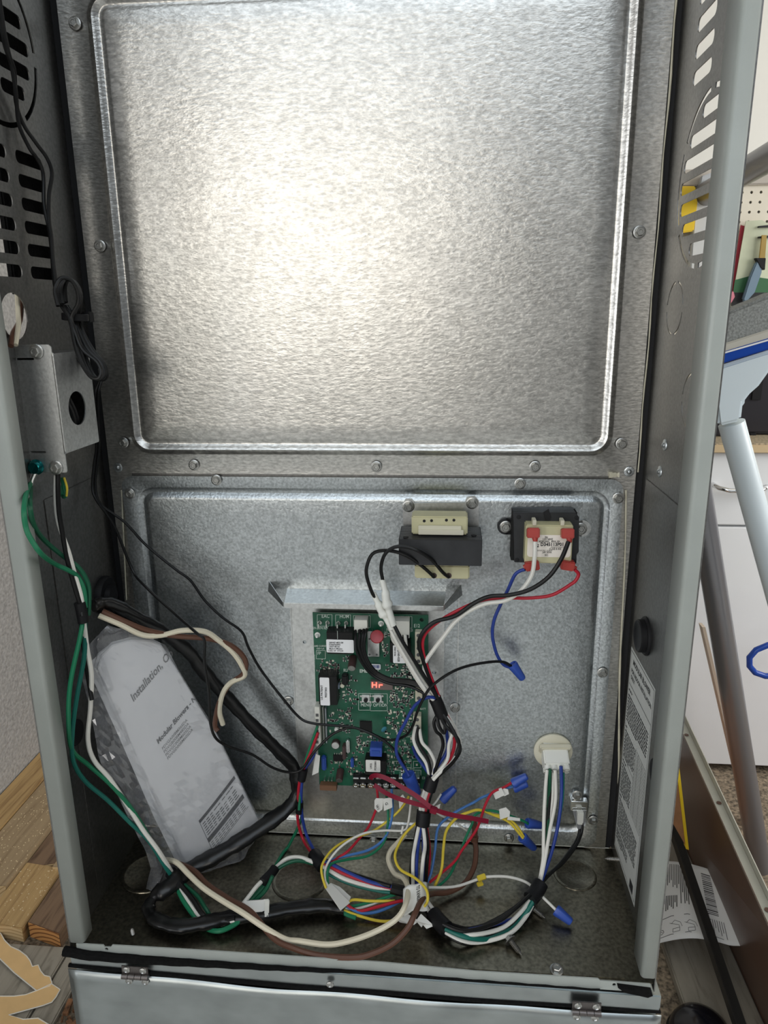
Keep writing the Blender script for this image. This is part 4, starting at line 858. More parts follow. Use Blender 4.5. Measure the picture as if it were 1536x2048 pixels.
f1 = flag(((749, 1600), (752, 1596), (768, 1596), (765, 1618), (757, 1624), (749, 1616)), -.040, ht); f2 = flag(((766, 1597), (784, 1594), (785, 1614), (768, 1621)), -.042, ht); flag(((797, 1596), (806, 1588), (812, 1598), (799, 1617)), -.036, ht)
P = Print(lambda a, b: ay(a, -b, -.0432)); P.text('W1', 751, -1611, 7, -1.2, 1).text('G', 770, -1605, 8, -1.4, 1); P.build('printed_text', M['ink'], f2)
# right-hand control wires ending in wire nuts
hr = thing('capped_control_wires', 'thin control wires right of the board ending in blue wire nuts', 'wire harness', az(880, 1775, .002))
rw = (('852,1768,z.020 862,1747,y.080 870,1700,y.066 876,1656,y.054 898,1633,y.046 922,1618 949,1604,y.036 966,1594,y.030 1004,1580 1026,1573,y.022', 'w_lblue', .0014), ('870,1771,z.012 883,1739,y.080 887,1695,y.066 893,1661,y.054 914,1635,y.046 936,1625 958,1620,y.042 985,1629 1018,1644 1046,1676,y.036', 'w_yellow', .0015),
    ('872,1776,z.010 898,1752,z.014 917,1713,y.060 932,1674,y.050 945,1646 949,1631,y.044 968,1622 993,1623,y.038 1042,1640 1057,1648,y.032', 'w_green', .0014), ('859,1765,z.016 906,1726,y.072 924,1700 950,1664,y.050 960,1642 971,1609,y.042 985,1585,y.034 1009,1574 1028,1562,y.022', 'w_red', .0014),
    ('985,1629,y.039 1012,1634 1034,1652 1048,1674,y.035', 'w_yellow', .0012), ('857,1775,z.016 911,1773,z.010 960,1757,z.014 982,1753 1018,1754 1053,1765,z.014 1078,1787,z.018 1112,1820,z.014', 'w_white', .0014), ('866,1618,y.050 880,1630,y.046 905,1642 935,1662,y.034', 'w_white', .0011), ('882,1588,y.034 872,1604,y.040 862,1614,y.046', 'w_white', .0011))
for s, c, r in rw: wire(s, r, c, hr)
obj('spade_clip', MB().obox(az(963, 1755, .016), V((.0042, .0016, .0006)), V((-.0009, .0024, .001)), V((0, -.001, .0018))).obox(az(960, 1768, .010), V((.003, .0014, 0)), V((-.0008, .0024, 0)), V((0, 0, .0012))), M['w_yellow'], hr, .0006)
flag(((984, 1582), (1003, 1575), (1010, 1589), (991, 1598)), -.031, hr); flag(((1003, 1575), (1016, 1578), (1018, 1587), (1008, 1592)), -.029, hr); flag(((998, 1618), (1012, 1614), (1020, 1622), (1019, 1632), (1000, 1638)), -.039, hr); flag(((1016, 1632), (1040, 1636), (1040, 1641), (1014, 1639)), -.038, hr)
flag(((866, 1614), (881, 1607), (879, 1616), (872, 1621)), -.042, hr)
nutshape(ay(1026, 1567, -.022), ay(1054, 1552, -.022), 'upper of the two touching blue wire nuts at the end of the red wire')
nutshape(ay(1027, 1576, -.016), ay(1055, 1567, -.016), 'lower of the two touching blue wire nuts, tucked under the other')
nutshape(ay(1054, 1646, -.032), ay(1084, 1651, -.026), 'blue wire nut on the green wire beside the white plug wires')
nutshape(ay(1044, 1674, -.036), ay(1069, 1697, -.030), 'blue wire nut on the yellow wires above the pan')
nutshape(az(1111, 1819, .013), az(1143, 1845, .0065), 'blue wire nut lying on the right side of the pan on a white wire')
nutshape(ay(884, 1600, -.032), ay(910, 1576, -.030), 'lone blue wire nut just right of the board below the tape')
nutshape(ay(816, 1549, -.042), ay(834, 1588, -.040), 'large blue wire nut hanging over the bottom edge of the board', r0=.0070, r1=.0050)
nutshape(ay(1024, 1328, -.030), ay(1046, 1358, -.030), 'blue wire nut right of the board joining blue and black wires')
# blue lead and thin black lead pairs
lw = thing('thin_black_cable', 'thin black two-wire cable hanging from the coil and crossing the board', 'cable', ay(590, 1545, -.04))
wire('199,762,x.018 190,789,x.016 190,833 193,892,x.014 188,930 185,974 193,1000,x.014 229,1053,y.045 264,1138,y.045 290,1172 346,1224,y.070 392,1265,y.090 409,1281,y.092 409,1323,y.090 418,1386,y.086 420,1439 430,1474,y.080 455,1492 504,1509,y.060 543,1534 575,1544,y.046 603,1539,y.044 627,1506,y.042 659,1473,y.036 688,1458 712,1456,y.034 741,1466 770,1479,y.036 795,1478 815,1468,y.044 827,1448 834,1425,y.056 850,1391,y.062 866,1370 900,1346,y.058 935,1332 979,1324,y.044 1007,1324 1022,1332,y.032', .0014, 'w_black', lw)
wire('203,762,x.020 196,789,x.018 196,833 198,892,x.016 194,930 191,974 202,1009,x.016 249,1044,y.040 293,1091 353,1140,y.036 381,1161 409,1200 445,1235,y.034 483,1263 497,1295 522,1340,y.030 568,1400 599,1435,y.034 623,1446 668,1451,y.036 707,1455 741,1467,y.038 768,1482 786,1497 801,1514,y.042 813,1542,y.042', .0014, 'w_black', lw)
bl = tag(wire('1050,1139,y.040 1040,1142 1029,1151,y.038 1016,1179 1002,1207,y.034 988,1241 985,1272 993,1307,y.030 1007,1329 1026,1336,y.030', .0017, 'w_blue', None, 'blue_lead'), 'single blue wire hanging from the small transformer', 'wire')
# power cable pair at the top left and the coil
pc = thing('coiled_cable', 'coiled bundle of thin black cable tied up at the upper left wall', 'cable', ax(150, 640, .012))
wire('-6,-10,x.012 0,29 9,88,x.010 23,132 32,190 38,249 59,296 73,316 86,346,x.010 88,410 97,454 103,498 106,542 110,575,x.012', .0016, 'w_black', pc); wire('-2,-10,x.014 8,60 18,108,x.012 29,146 32,205 47,249 73,287 94,316,x.012 104,346 98,390 98,439 103,475 106,520 112,565', .0016, 'w_black', pc)
for k in range(10):
    u = k/9; d = .026+.010*random.random(); ex = 14*(u-.5)
    s = f'{116+16*u:.0f},{612-8*u:.0f},x{d:.4f} {110+20*u:.0f},{580-4*u:.0f} {122+14*u:.0f},{557+3*u:.0f} {142+8*u:.0f},{560+5*u:.0f} {155+6*u:.0f},{580+4*u:.0f} {157+4*u:.0f},{606:.0f} {150+ex:.0f},{636:.0f},x{d+.002:.4f} {160+ex*1.2:.0f},{668:.0f} {176+ex*1.5:.0f},{700:.0f} {194+14*u:.0f},{724+4*u:.0f} {202+12*u:.0f},{744+6*u:.0f} {196+10*u:.0f},{757+2*u:.0f} {180+8*u:.0f},{752:.0f} {168+ex:.0f},{722:.0f} {156+ex:.0f},{685:.0f} {147+ex:.0f},{640:.0f},x{d+.001:.4f} {130+ex:.0f},{612:.0f}'
    wire(s, .0017, 'w_black', pc)
ct = thing('cable_tie', 'black cable tie round the coiled cable', 'cable tie', ax(150, 635, .030))
c = ax(150, 634, .030); obj('strap', MB().lathe(c+V((0, 0, -.003)), (.08, 0, 1), [(.0105, 0), (.0110, .0005), (.0110, .0055), (.0105, .006), (.0092, .006), (.0092, 0)], 20), M['rubber'], ct, smooth=True)
obj('strap_head', MB().obox(ax(176, 634, .034), V((.003, .001, 0)), V((0, .0045, 0)), V((0, 0, .0045))), M['rubber'], ct, .0006)
# wires inside the hole and the junction box
wb = thing('entry_wires', 'white and brown wires seen through the round hole above the junction box', 'wire', ax(35, 680, .004))
wire('34,585,x-.012 36,625,x-.004 37,650,x.004 31,690,x.008', .0020, 'w_cream', wb); wire('43,600,x-.016 40,640,x-.006 26,668,x.002 22,692,x.006', .0022, 'w_brown', wb)
wj = thing('box_wires', 'cream, green and black wires inside the junction box knock-out', 'wire', V((.015, -.1, .475)))
for yy, c, r in ((-.112, 'w_cream', .0017), (-.106, 'w_green', .0019), (-.098, 'w_black', .0026), (-.092, 'w_black', .0022)): obj('wire', MB().tube([V((.022+.004*math.sin(k*.6), yy+.003*math.sin(k*.5), .474+.007*k)) for k in range(11)], r, 8), M[c], wj, smooth=True)
obj('wire', MB().tube(path('124,955,y.112 128,975,y.112 131,990,y.110 126,992,y.106 122,972,y.102', 6), .0018, 8), M['w_green'], wj, smooth=True); obj('wire', MB().tube(path('128,955,y.114 134,975,y.114 133,992,y.112', 6), .0010, 8), M['w_yellow'], wj, smooth=True)
# red ties
rt_ = thing('red_cable_tie', 'flat red cable tie looped round the taped bundle below the board', 'cable tie', ay(860, 1615, -.07))
def strap(s, w_, parent, nm='strap'):
    pts = path(s, 6); mb = MB(); vs = []; k = len(pts)
    for i, p in enumerate(pts):
        t_ = (pts[min(i+1, k-1)]-pts[max(i-1, 0)]).normalized(); vw = (CAM-p).normalized(); sd = t_.cross(vw).normalized()*w_
        vs += [p+sd+vw*.0006, p-sd+vw*.0006, p-sd-vw*.0006, p+sd-vw*.0006]
    fs = [(4*i+j, 4*i+(j+1) % 4, 4*i+4+(j+1) % 4, 4*i+4+j) for i in range(k-1) for j in range(4)]+[(3, 2, 1, 0), (4*k-4, 4*k-3, 4*k-2, 4*k-1)]
    mb.add(vs, fs); return obj(nm, mb, M['redtie'], parent, smooth=True)
strap('741,1559,y.042 744,1553,y.046 755,1551,y.050 776,1558 800,1572,y.056 830,1590 868,1618,y.068 905,1630 940,1636,y.060 977,1643,y.054', .0023, rt_); strap('748,1570,y.038 770,1585,y.044 794,1596 830,1607,y.058 866,1616,y.066', .0023, rt_, 'loop')
obj('tie_head', MB().obox(ay(867, 1620, -.069), V((.0034, 0, -.001)), V((0, .0022, 0)), V((.0009, 0, .0034))), M['redtie'], rt_, .0006)
# big paper flag on the harness
bf = thing('harness_flag', 'crumpled white paper flag folded round the harness with black lettering', 'paper tag', az(832, 1840, .004))
def flagpt(u, v):
    TL, TR, BL, BR = az(806, 1778, .034), az(855, 1766, .036), az(806, 1832, .022), az(856, 1822, .024)
    p = TL*(1-u)*(1-v)+TR*u*(1-v)+BL*(1-u)*v+BR*u*v; return p+V((0, -.003, .006))*math.sin(math.pi*u)+V((0, 0, .0012*math.sin(u*9+v*4)))
o = obj('paper', MB().grid(flagpt, 14, 12), M['tagw'], bf, smooth=True); md = o.modifiers.new('thickness', 'SOLIDIFY'); md.thickness = .0005
P = Print(lambda a, b: flagpt(a, -b)+V((0, -.0008, .0009))); P.text("TO RANGST", .54, -.10, .20, -math.pi/2+.06, 1.2, sx=.62); P.build('printed_text', M['ink'], bf)
obj('lower_flap', MB().prism([az(792, 1838, .014), az(815, 1828, .018), (az(838, 1842, .014)), az(828, 1850, .010), az(800, 1845, .010)], (0, -.0003, .0006)), M['tagw'], bf)
obj('lower_flap', MB().prism([az(832, 1842, .016), az(842, 1828, .020), az(868, 1852, .010), az(853, 1858, .008), az(846, 1850, .010), az(843, 1855, .008)], (0, -.0003, .0006)), M['tagw'], bf)

# ================================================================== booklet in a plastic bag
L1, L0, R1 = az(378, 1738, .007), ax(192, 1337, .022), ay(518, 1646, -.030)
bn = (R1-L1).cross(L0-L1).normalized(); bn = bn if bn.dot(CAM-L1) > 0 else -bn
def bk(px, py, h=0): return onplane(px, py, L1, bn)+bn*h
bo = thing('instruction_booklet', 'white folded installation booklet leaning in the left corner inside a clear bag', 'booklet', L1)
ol = [(195, 1337), (203, 1312), (225, 1290), (262, 1280), (300, 1281), (322, 1290), (336, 1310), (352, 1336), (432, 1468), (519, 1646), (460, 1700), (400, 1750), (378, 1738), (330, 1640), (260, 1480)]
pg1 = obj('front_cover', MB().prism([bk(a, b) for a, b in ol], bn*-.004), M['paper'], bo, .0008)
md_ = MB()
obj('inner_pages', MB().prism([bk(a-6 if a < 390 and b > 1300 else a+2, b+2, -.0045) for a, b in ol], bn*-.005), M['paper'], bo, .0006)
obj('back_cover', MB().prism([bk(a-20 if (a < 379 and b > 1330) else a+1, b+3, -.0100) for a, b in ol], bn*-.002), M['paper'], bo, .0006)
U = V((.645, -.764, 0)); VV = V((.42, .91, 0))   # picture directions of the text lines and of the page height
def bprint(o_, s=1, bend=0): return lambda a, b: bk(o_[0]+U.x*a-VV.x*b+bend*a*a*.5, o_[1]+U.y*a-VV.y*b-bend*a*a, .0006)
P = Print(bprint((266, 1404))); P.text('Installation, Op', 0, 0, 22, 0, 1.2, sx=.92); P.build('title_print', M['inkgrey'], bo)
P = Print(bprint((316, 1488))); P.text('Modular Blowers - N', 0, 0, 13, 0, 2.0, sx=1.05); P.build('subtitle_print', M['ink'], bo)
P = Print(bprint((325, 1500)))
for i, s in enumerate(('PDVGA00BM36SDA', 'PDVGB00BM48SDA', 'PDVGC00BM60SDA', 'PDVGD00BM60SDA')): P.text(s, 0+i*.5, -i*7.6, 7.6, 0, .3, sx=1.2)
P.build('model_print', M['inkgrey'], bo)
WP = Print(bprint((397, 1641), 1, .0016)); rn = random.Random(9)
def wl(a0, a1, b0, b1): WP.bar(a0, -b1, a1, -b0, 10)
wl(0, 98, 0, 6); wl(0, 98, 40, 48.5); wl(0, .9, 0, 68); wl(0, 98, 67.2, 68)
for i in range(6): 
    for a in range(5, 92, 11): 
        if i != 1 or a < 30: WP.bar(a, -(11+i*4.7+1.6), a+rn.uniform(6, 10), -(11+i*4.7), 2)
for i in range(4):
    for a in range(5, 90, 10): WP.bar(a, -(52+i*4+1.2), a+rn.uniform(6, 9), -(52+i*4), 2)
WP.build('warning_print', M['ink'], bo)
bgn = thing('plastic_bag', 'clear crumpled plastic bag around the instruction booklet', 'plastic bag', L1)
LB = [(196, 1262), (165, 1300), (160, 1340), (176, 1400), (188, 1460), (196, 1510), (232, 1580), (262, 1640), (288, 1690), (300, 1730), (288, 1764), (318, 1786)]
RB = [(215, 1246), (262, 1252), (330, 1286), (352, 1330), (385, 1385), (415, 1432), (440, 1478), (470, 1540), (500, 1600), (522, 1644), (478, 1722), (410, 1770)]
def pl_at(L, t):
    x = t*(len(L)-1); i = min(int(x), len(L)-2); f = x-i; return (L[i][0]*(1-f)+L[i+1][0]*f, L[i][1]*(1-f)+L[i+1][1]*f)
def bagpt(u, v):
    a, b = pl_at(LB, v), pl_at(RB, v); px, py = a[0]*(1-u)+b[0]*u, a[1]*(1-u)+b[1]*u
    e = min(u, 1-u)*2; cr = 1-min(1, e*2.2)
    f1, f2 = noise.noise(V((px*.012, py*.007, 1))), noise.noise(V((px*.03, py*.022, 7)))
    rid = 1-abs(noise.noise(V((px*.03+py*.01, py*.02-px*.01, 11)))*2.2)
    loose = 1 if (u < .30 or v > .84 or v < .06) else .18
    h = .0040+.0016*abs(f1)+(.0008+.006*cr)*abs(f2)+.0048*loose*max(0, rid)**2
    p = bk(px, py, h); p.x = max(p.x, .003); p.z = max(p.z, .003); return p
o = obj('film', MB().grid(bagpt, 30, 56), M['film'], bgn, smooth=False, fix=False)
# ================================================================== loose screws and screw tips
def loose_screw(p0, p1, label, head=True, r=.0022):
    t = thing('loose_screw' if head else 'screw_tip', label, 'screw', p0); p0, p1 = V(p0), V(p1); q = (p1-p0).normalized(); L = (p1-p0).length
    prof = []; k = 22
    for i in range(k):
        h = L*(.0+i/k); tap = 1 if i < k*.72 else max(.1, (k-i)/(k*.28)); prof.append((r*tap*(1.25 if i % 2 else .85), h))
    prof.append((.0002, L)); obj('shank', MB().lathe(p0, q, prof, 10), M['tip'], t)
    if head:
        obj('head', MB().lathe(p0-q*.0042, q, [(.0036, 0), (.0040, .0006), (.0040, .0036)], 6).lathe(p0-q*.0008, q, [(.0058, 0), (.0058, .0008)], 18), M['steel'], t)
    return t
loose_screw(az(1022, 1882, .006), az(1043, 1910, .003), 'long self-tapping screw lying on the pan near the front lip')
loose_screw(az(1068, 1818, .004), az(1090, 1836, .003), 'self-tapping screw lying on the pan beside the blue wire nut', True, .0018)
loose_screw(ax(1240, 1719, W), ax(1208, 1717, W-.018), 'screw point poking through the right wall below the label', False, .0016)
loose_screw(az(266, 1868, .001), az(263, 1856, .010), 'screw point poking up through the pan by the left front corner', False, .0015)
loose_screw(ax(196, 1833, .0), ax(206, 1834, .010), 'screw point poking through the left wall at the front', False, .0020)
t = thing('loose_screw', 'hex head screw standing on the pan at the front right', 'screw', az(1113, 1946, .004)); screw('head', az(1113, 1940, .0012), (0, -.15, 1), t, BIG)

# ================================================================== timber on the left
def board(name, label, x0, x1, y0, y1, zt, th, mat, endmat, skew=0, cat='timber', group='timber offcuts on the left floor'):
    t = thing(name, label, cat, ((x0+x1)/2, y0, zt-th), group)
    obj('plank', MB().prism([(x0, y0+skew, zt-th), (x1, y0, zt-th), (x1, y0, zt), (x0, y0+skew, zt)], (0, y1-y0, 0)), mat, t, .0015)
    obj('end_grain', MB().prism([(x0+.0012, y0+skew-.0006, zt-th+.0012), (x1-.0012, y0-.0006, zt-th+.0012), (x1-.0012, y0-.0006, zt-.0012), (x0+.0012, y0+skew-.0006, zt-.0012)], (0, .0012, 0)), endmat, t); return t
board('timber', 'knotty pine board lying against the rough wall', -.757, -.682, .30, 1.6, -.578, .042, M['pine'], M['end_pale'])
tb2 = board('timber', 'pine board dusted with sawdust and marked with a pencilled letter', -.680, -.567, .500, 1.6, -.580, .040, M['pine2'], M['end_pale'], -.01)
P = Print(lambda a, b: (-.615+a, .775+b*1.0, -.5793)); P.line([(.030, .035), (.020, .048), (.006, .042), (.006, .028), (.022, .016), (.024, .004), (.012, -.008), (-.004, -.002)], .004); P.build('pencil_mark', M['inkgrey'], tb2)
board('timber', 'brown board with a split end in the middle of the timber', -.5655, -.500, .580, 1.6, -.588, .030, M['pine3'], M['end_pale'], -.02)
board('timber', 'golden sawdust covered board in front of the wall boards', -.566, -.474, .402, .565, -.586, .034, M['pine'], M['end_pale'], .012)
board('timber', 'long board behind the golden one near the cabinet', -.498, -.470, .560, 1.5, -.580, .036, M['pine2'], M['end_pale'])
board('timber', 'dark brown board with bright orange growth rings at its end', -.4695, -.392, .392, 1.5, -.582, .037, M['pine3'], M['end_orange'], .022)
# sawdust grains
rn = random.Random(4); sd = MB()
for i in range(900):
    x, y = rn.uniform(-.675, -.48), rn.uniform(.40, 1.0)
    z = -.580 if x < -.567 else -.586
    if x > -.567 and y > .56: continue
    if x < -.567 and y < .51: continue
    s = rn.uniform(.0006, .0016); sd.add([(x-s, y-s, z+.0002), (x+s, y-s, z+.0002), (x+s*.4, y+s, z+.0002), (x, y, z+s*1.2)], [(0,1,2), (0,1,3), (1,2,3), (2,0,3)])
o = tag(obj('sawdust', sd, plain('sawdust', (.72, .58, .36), .8)), 'pale sawdust grains scattered on the left boards', 'sawdust'); o['kind'] = 'stuff'
# weathered planks on the floor
def slab(label, x0, x1, y0, y1, z1): return tag(obj('weathered_plank', MB().box(x0, x1, y0, y1, FZ, z1), M['plank'], None, .0025), label, 'plank', 'weathered grey planks on the floor')
slab('wide weathered grey plank under the kraft paper pieces', -.56, -.372, -.3, .388, -.608); slab('narrow weathered grey plank beside the base box on the left', -.368, -.322, -.3, .9, -.608)
# kraft templates
def sheetpoly(name, label, pts, z):
    t = thing(name, label, 'paper', az(*pts[0], z))
    P3 = [az(a, b, z) for a, b in pts]; obj('sheet', MB().prism(P3, (0, 0, .0010)), M['template'], t)
    obj('white_edge', MB().tube([p+V((0, 0, .0008)) for p in P3]+[P3[0]+V((0, 0, .0008))], .0011, 5), M['edgewhite'], t); return t
def c8(L): return [(a*.15625, 1780+b*.15625) for a, b in L]
sheetpoly('kraft_paper_piece', 'orange kraft paper piece with a curvy torn edge, upper of the two', c8([(-150, 480), (10, 560), (60, 650), (140, 730), (250, 780), (340, 850), (385, 910), (415, 985), (490, 965), (520, 1040), (570, 1100), (640, 1115), (665, 1195), (640, 1235), (470, 1295), (180, 1060), (-150, 740)]), -.6055)
sheetpoly('kraft_paper_piece', 'orange kraft paper strip with a pointed end, lower of the two', c8([(-150, 1370), (0, 1365), (180, 1365), (330, 1345), (480, 1290), (660, 1205), (770, 1280), (720, 1370), (665, 1440), (560, 1480), (110, 1605), (300, 1660), (490, 1645), (630, 1730), (560, 1900), (-150, 1900)]), -.6050)
bk_ = MB(); rn = random.Random(8)
for i in range(420):
    x, y = rn.uniform(-.32, -.02), rn.uniform(.02, .33); s = rn.uniform(.004, .012); a = rn.random()*6
    bk_.obox((x, y, FZ+rn.uniform(.002, .012)), V((math.cos(a), math.sin(a), rn.uniform(-.4, .4)))*s, V((-math.sin(a), math.cos(a), 0))*s*.4, V((0, 0, 1))*s*.25)
o = tag(obj('bark_chips', bk_, M['bark']), 'reddish bark chips on the floor beside the base box', 'bark'); o['kind'] = 'stuff'

# ================================================================== right-hand floor: planks, door panel, bar, card, dome
slab('wide weathered plank on the floor right of the base box', .780, .905, -.2, 1.0, -.600)
slab('narrow weathered plank between the wide plank and the brown door panel', .909, .955, -.2, 1.0, -.600)
dp_ = thing('access_panel', 'brown painted cabinet door panel with beige flange leaning at the right', 'door panel', (.96, .5, FZ))
ta, tb_ = az(1318, 1362, -.25), az(1553, 1888, -.25); ba, bb_ = V((.905, ta.y+.02, FZ+.02)), V((.905, tb_.y-.02, FZ+.02))
nrm = (tb_-ta).cross(ba-ta).normalized(); nrm = nrm if nrm.x < 0 else -nrm
inn = obj('inner_face', MB().prism([ta, tb_, bb_, ba], -nrm*.0012), M['brownpaint'], dp_)
tdir = (tb_-ta).normalized(); outw = V((.028, .0, .028))
out3 = V((tdir.y, -tdir.x, 0)).normalized(); out3 = out3 if out3.x > 0 else -out3
flv = out3*.015+V((0, 0, .001))
fl = obj('flange', MB().prism([ta, tb_, tb_+flv, ta+flv], (0, 0, -.0016)), M['beigepaint'], dp_, .0004)
obj('flange_lip', MB().prism([ta+flv, tb_+flv, tb_+flv+V((0, 0, .012)), ta+flv+V((0, 0, .012))], out3*.0015), M['beigepaint'], dp_)
obj('outer_skin', MB().prism([ta+flv+out3*.006, tb_+flv+out3*.006, bb_+flv+out3*.006, ba+flv+out3*.006], out3*.0015), M['copper'], dp_)
for px, py in ((1373, 1470), (1438, 1606), (1535, 1820)):
    p = az(px, py, -.2485); obj('flange_hole', MB().cyl(p, p+V((0, 0, .0008)), .0042, n=16), M['brownpaint'], fl)
tan = thing('tan_board', 'narrow tan board with a yellow edge standing behind the right cabinet wall', 'board', (.80, .8, FZ))
q0, q1, q2, q3 = ay(1325, 1480, .50), ay(1356, 1520, .50), ay(1376, 1700, .50), ay(1325, 1610, .50)
obj('face', MB().prism([q0, q1, q2, q3], (0, .008, 0)), M['copper'], tan); obj('yellow_edge', MB().prism([ay(1351, 1520, .498), ay(1357, 1520, .498), ay(1378, 1700, .498), ay(1372, 1698, .498)], (0, .012, 0)), M['yellow'], tan)
bar_a, bar_b = az(1335, 1622, -.43), az(1500, 2110, -.54)
br = thing('steel_bar', 'long dark angle bar lying across the printed card on the right', 'bar', bar_b)
dr = (bar_b-bar_a).normalized(); sx_ = V((dr.y, -dr.x, 0)).normalized(); mid = (bar_a+bar_b)/2; L_ = (bar_b-bar_a)/2
obj('flat_leg', MB().obox(mid, L_, sx_*.0105, V((0, 0, .0012))), M['darkbar'], br); obj('upright_leg', MB().obox(mid+sx_*.0105+V((0, 0, .008)), L_, sx_*.0010, V((0, 0, .009))), M['darkbar'], br)
# curled printed card
cdn = thing('printed_card', 'curled white instruction card with a barcode under the dark bar', 'card', az(1400, 1880, -.59))
TLc, TRc, BRc, BLc = az(1322, 1722, -.575), az(1443, 1744, -.455), az(1487, 1892, -.505), az(1306, 1890, -.588)
def cardpt(u, v): return TLc*(1-u)*(1-v)+TRc*u*(1-v)+BRc*u*v+BLc*(1-u)*v+V((0, -.002, .018))*math.sin(math.pi*min(1, u*1.15))*(.35+.65*v)
o = obj('sheet', MB().grid(cardpt, 20, 14), M['sticker'], cdn, smooth=True); md = o.modifiers.new('thickness', 'SOLIDIFY'); md.thickness = .0006
P = Print(lambda a, b: cardpt(a, b)+V((0, -.0010, .0014))); rn = random.Random(6)
for i in range(9): P.bar(.07+i*.028, .04, .083+i*.028, rn.uniform(.26, .40))
for i in range(9): P.bar(.07+i*.024, .46, .084+i*.024, rn.uniform(.52, .68))
for i in range(7): P.bar(.32+i*.026, .06, .333+i*.026, rn.uniform(.35, .62))
v = .10
while v < .66: h = rn.uniform(.006, .02); P.bar(.66, v, .80, v+h); v += h+rn.uniform(.008, .016)
for i in range(6): P.bar(.70+i*.028, .72, .708+i*.028, rn.uniform(.82, .94))
P.bar(.90, .12, .915, .30)
P.line([(.02, .76), (.2, .715), (.4, .70), (.62, .73)], .008); P.line([(.02, .955), (.2, .93), (.4, .92), (.62, .925), (.80, .95)], .007)
for ox in (.18, .36): P.line([(ox, .80), (ox+.11, .83), (ox+.12, .86), (ox+.04, .87), (ox+.04, .91), (ox+.12, .90), (ox+.12, .86)], .005); P.line([(ox+.02, .81), (ox+.06, .77), (ox+.13, .80), (ox+.15, .85)], .005)
P.line([(.02, .87), (.10, .865), (.115, .89), (.09, .915), (.065, .905), (.075, .885), (.10, .89)], .006)
P.line([(.60, .55), (.64, .60), (.62, .63), (.67, .66), (.63, .70), (.69, .73)], .009)
P.build('printed_text', M['inkgrey'], cdn)
dm = thing('plastic_dome', 'glossy black dome shaped cap at the bottom right', 'cap', az(1400, 2075, FZ))
c = az(1400, 2078, FZ); obj('dome', MB().lathe(c, (0,0,1), [(.050, 0), (.051, .012), (.049, .020), (.043, .030), (.032, .038), (.016, .043), (.002, .044)], 36), plain('gloss_black', (.008, .008, .012), .16), dm, smooth=True); obj('rim', MB().lathe(c, (0,0,1), [(.054, 0), (.055, .003), (.053, .006)], 36), M['rubber'], dm, smooth=True)
# tubes
tu = thing('grey_tube', 'leaning grey metal tube beside the right cabinet edge', 'tube', (1.04, .75, FZ))
a_, b_ = ay(1520, 1735, .70), ay(1378, 860, .62); obj('pipe', MB().cyl(a_, b_, .0225, n=28), M['greytube'], tu, smooth=True)
tag(obj('wood_strip', MB().obox((ay(1404, 1250, .86)+ay(1505, 1690, .86))/2, (ay(1505, 1690, .86)-ay(1404, 1250, .86))/2, V((.0035, 0, 0)), V((0, .012, 0))), plain('pale_strip', (.52, .43, .34), .7)), 'thin pale wooden strip leaning along the grey tube', 'strip')
ut = thing('upper_pipe', 'slanting grey pipe crossing the upper right corner', 'tube', ay(1400, 395, 1.65)); obj('pipe', MB().cyl(ay(1400, 395, 1.655), ay(1980, 60, .55), .033, n=24), M['greytube'], ut, smooth=True); obj('wall_flange', MB().cyl(ay(1400, 395, 1.66), ay(1400, 395, 1.64), .05, n=24), M['greytube'], ut, smooth=True)
# ================================================================== work bench, drawers, wall things
yc = 1.06; ct_ = ay(1500, 893, yc).z
bc_ = thing('drawer_cabinet', 'white drawer cabinet under the bench top in the right background', 'cabinet', (1.3, 1.3, FZ))
g0, gb = ay(1450, 1053, yc).z, ay(1500, 1531, yc).z
obj('body', MB().box(.70, 2.2, yc+.02, 1.64, gb, ct_-.012), M['white_cab'], bc_)
d1 = obj('drawer', MB().box(.71, 1.60, yc, yc+.02, g0+.004, ct_-.014), M['white_cab'], bc_, .002); d2 = obj('drawer', MB().box(.71, 1.60, yc, yc+.02, gb, g0-.002), M['white_cab'], bc_, .002)
obj('toe_kick', MB().box(.72, 2.2, yc+.06, yc+.08, FZ, gb), M['blackbox'], bc_)
h0, h1 = ay(1434, 978, yc-.03), ay(1520, 985, yc-.03)
obj('handle', MB().tube([(h0.x, yc, h0.z+.004), (h0.x+.008, yc-.022, h0.z), (h0.x+.03, yc-.030, h0.z-.004), (h1.x, yc-.030, h0.z-.004), (h1.x+.03, yc, h0.z)], .006, 10), M['chrome'], d1, smooth=True)
tp = thing('bench_top', 'speckled bench top with a light wooden edge in the right background', 'bench top', (1.3, 1.3, ct_))
obj('top', MB().box(.69, 2.3, yc-.012, 1.655, ct_-.008, ct_+.010), M['counter'], tp); obj('edge_strip', MB().box(.69, 2.3, yc-.018, yc-.012, ct_-.012, ct_+.006), plain('light_wood', (.62, .47, .28), .5), tp, .001)
bx_ = thing('black_case', 'black plastic case standing on the bench behind the white broom', 'case', (1.2, 1.25, ct_+.01))
def bwin(name, x0, y0, x1, y1, Y, dep, mat, par, bev=.004): p, q = ay(x0, y0, Y), ay(x1, y1, Y); return obj(name, MB().box(p.x, q.x, Y, Y+dep, p.z, q.z), mat, par, bev)
cb = bwin('body', 1494, 640, 1600, 868, 1.16, .22, M['blackbox'], bx_, .006); bwin('latch', 1508, 760, 1522, 800, 1.155, .01, M['rubber'], bx_, .001); bwin('foot', 1500, 866, 1512, 874, 1.16, .03, M['rubber'], bx_, .001)
b3 = thing('black_charger', 'low black block on the bench beside the cabinet edge', 'charger', (1.05, 1.2, ct_+.01)); bwin('body', 1420, 842, 1488, 872, 1.14, .10, M['blackbox'], b3, .004); bwin('ridge', 1430, 838, 1480, 844, 1.16, .04, M['rubber'], b3, .001)
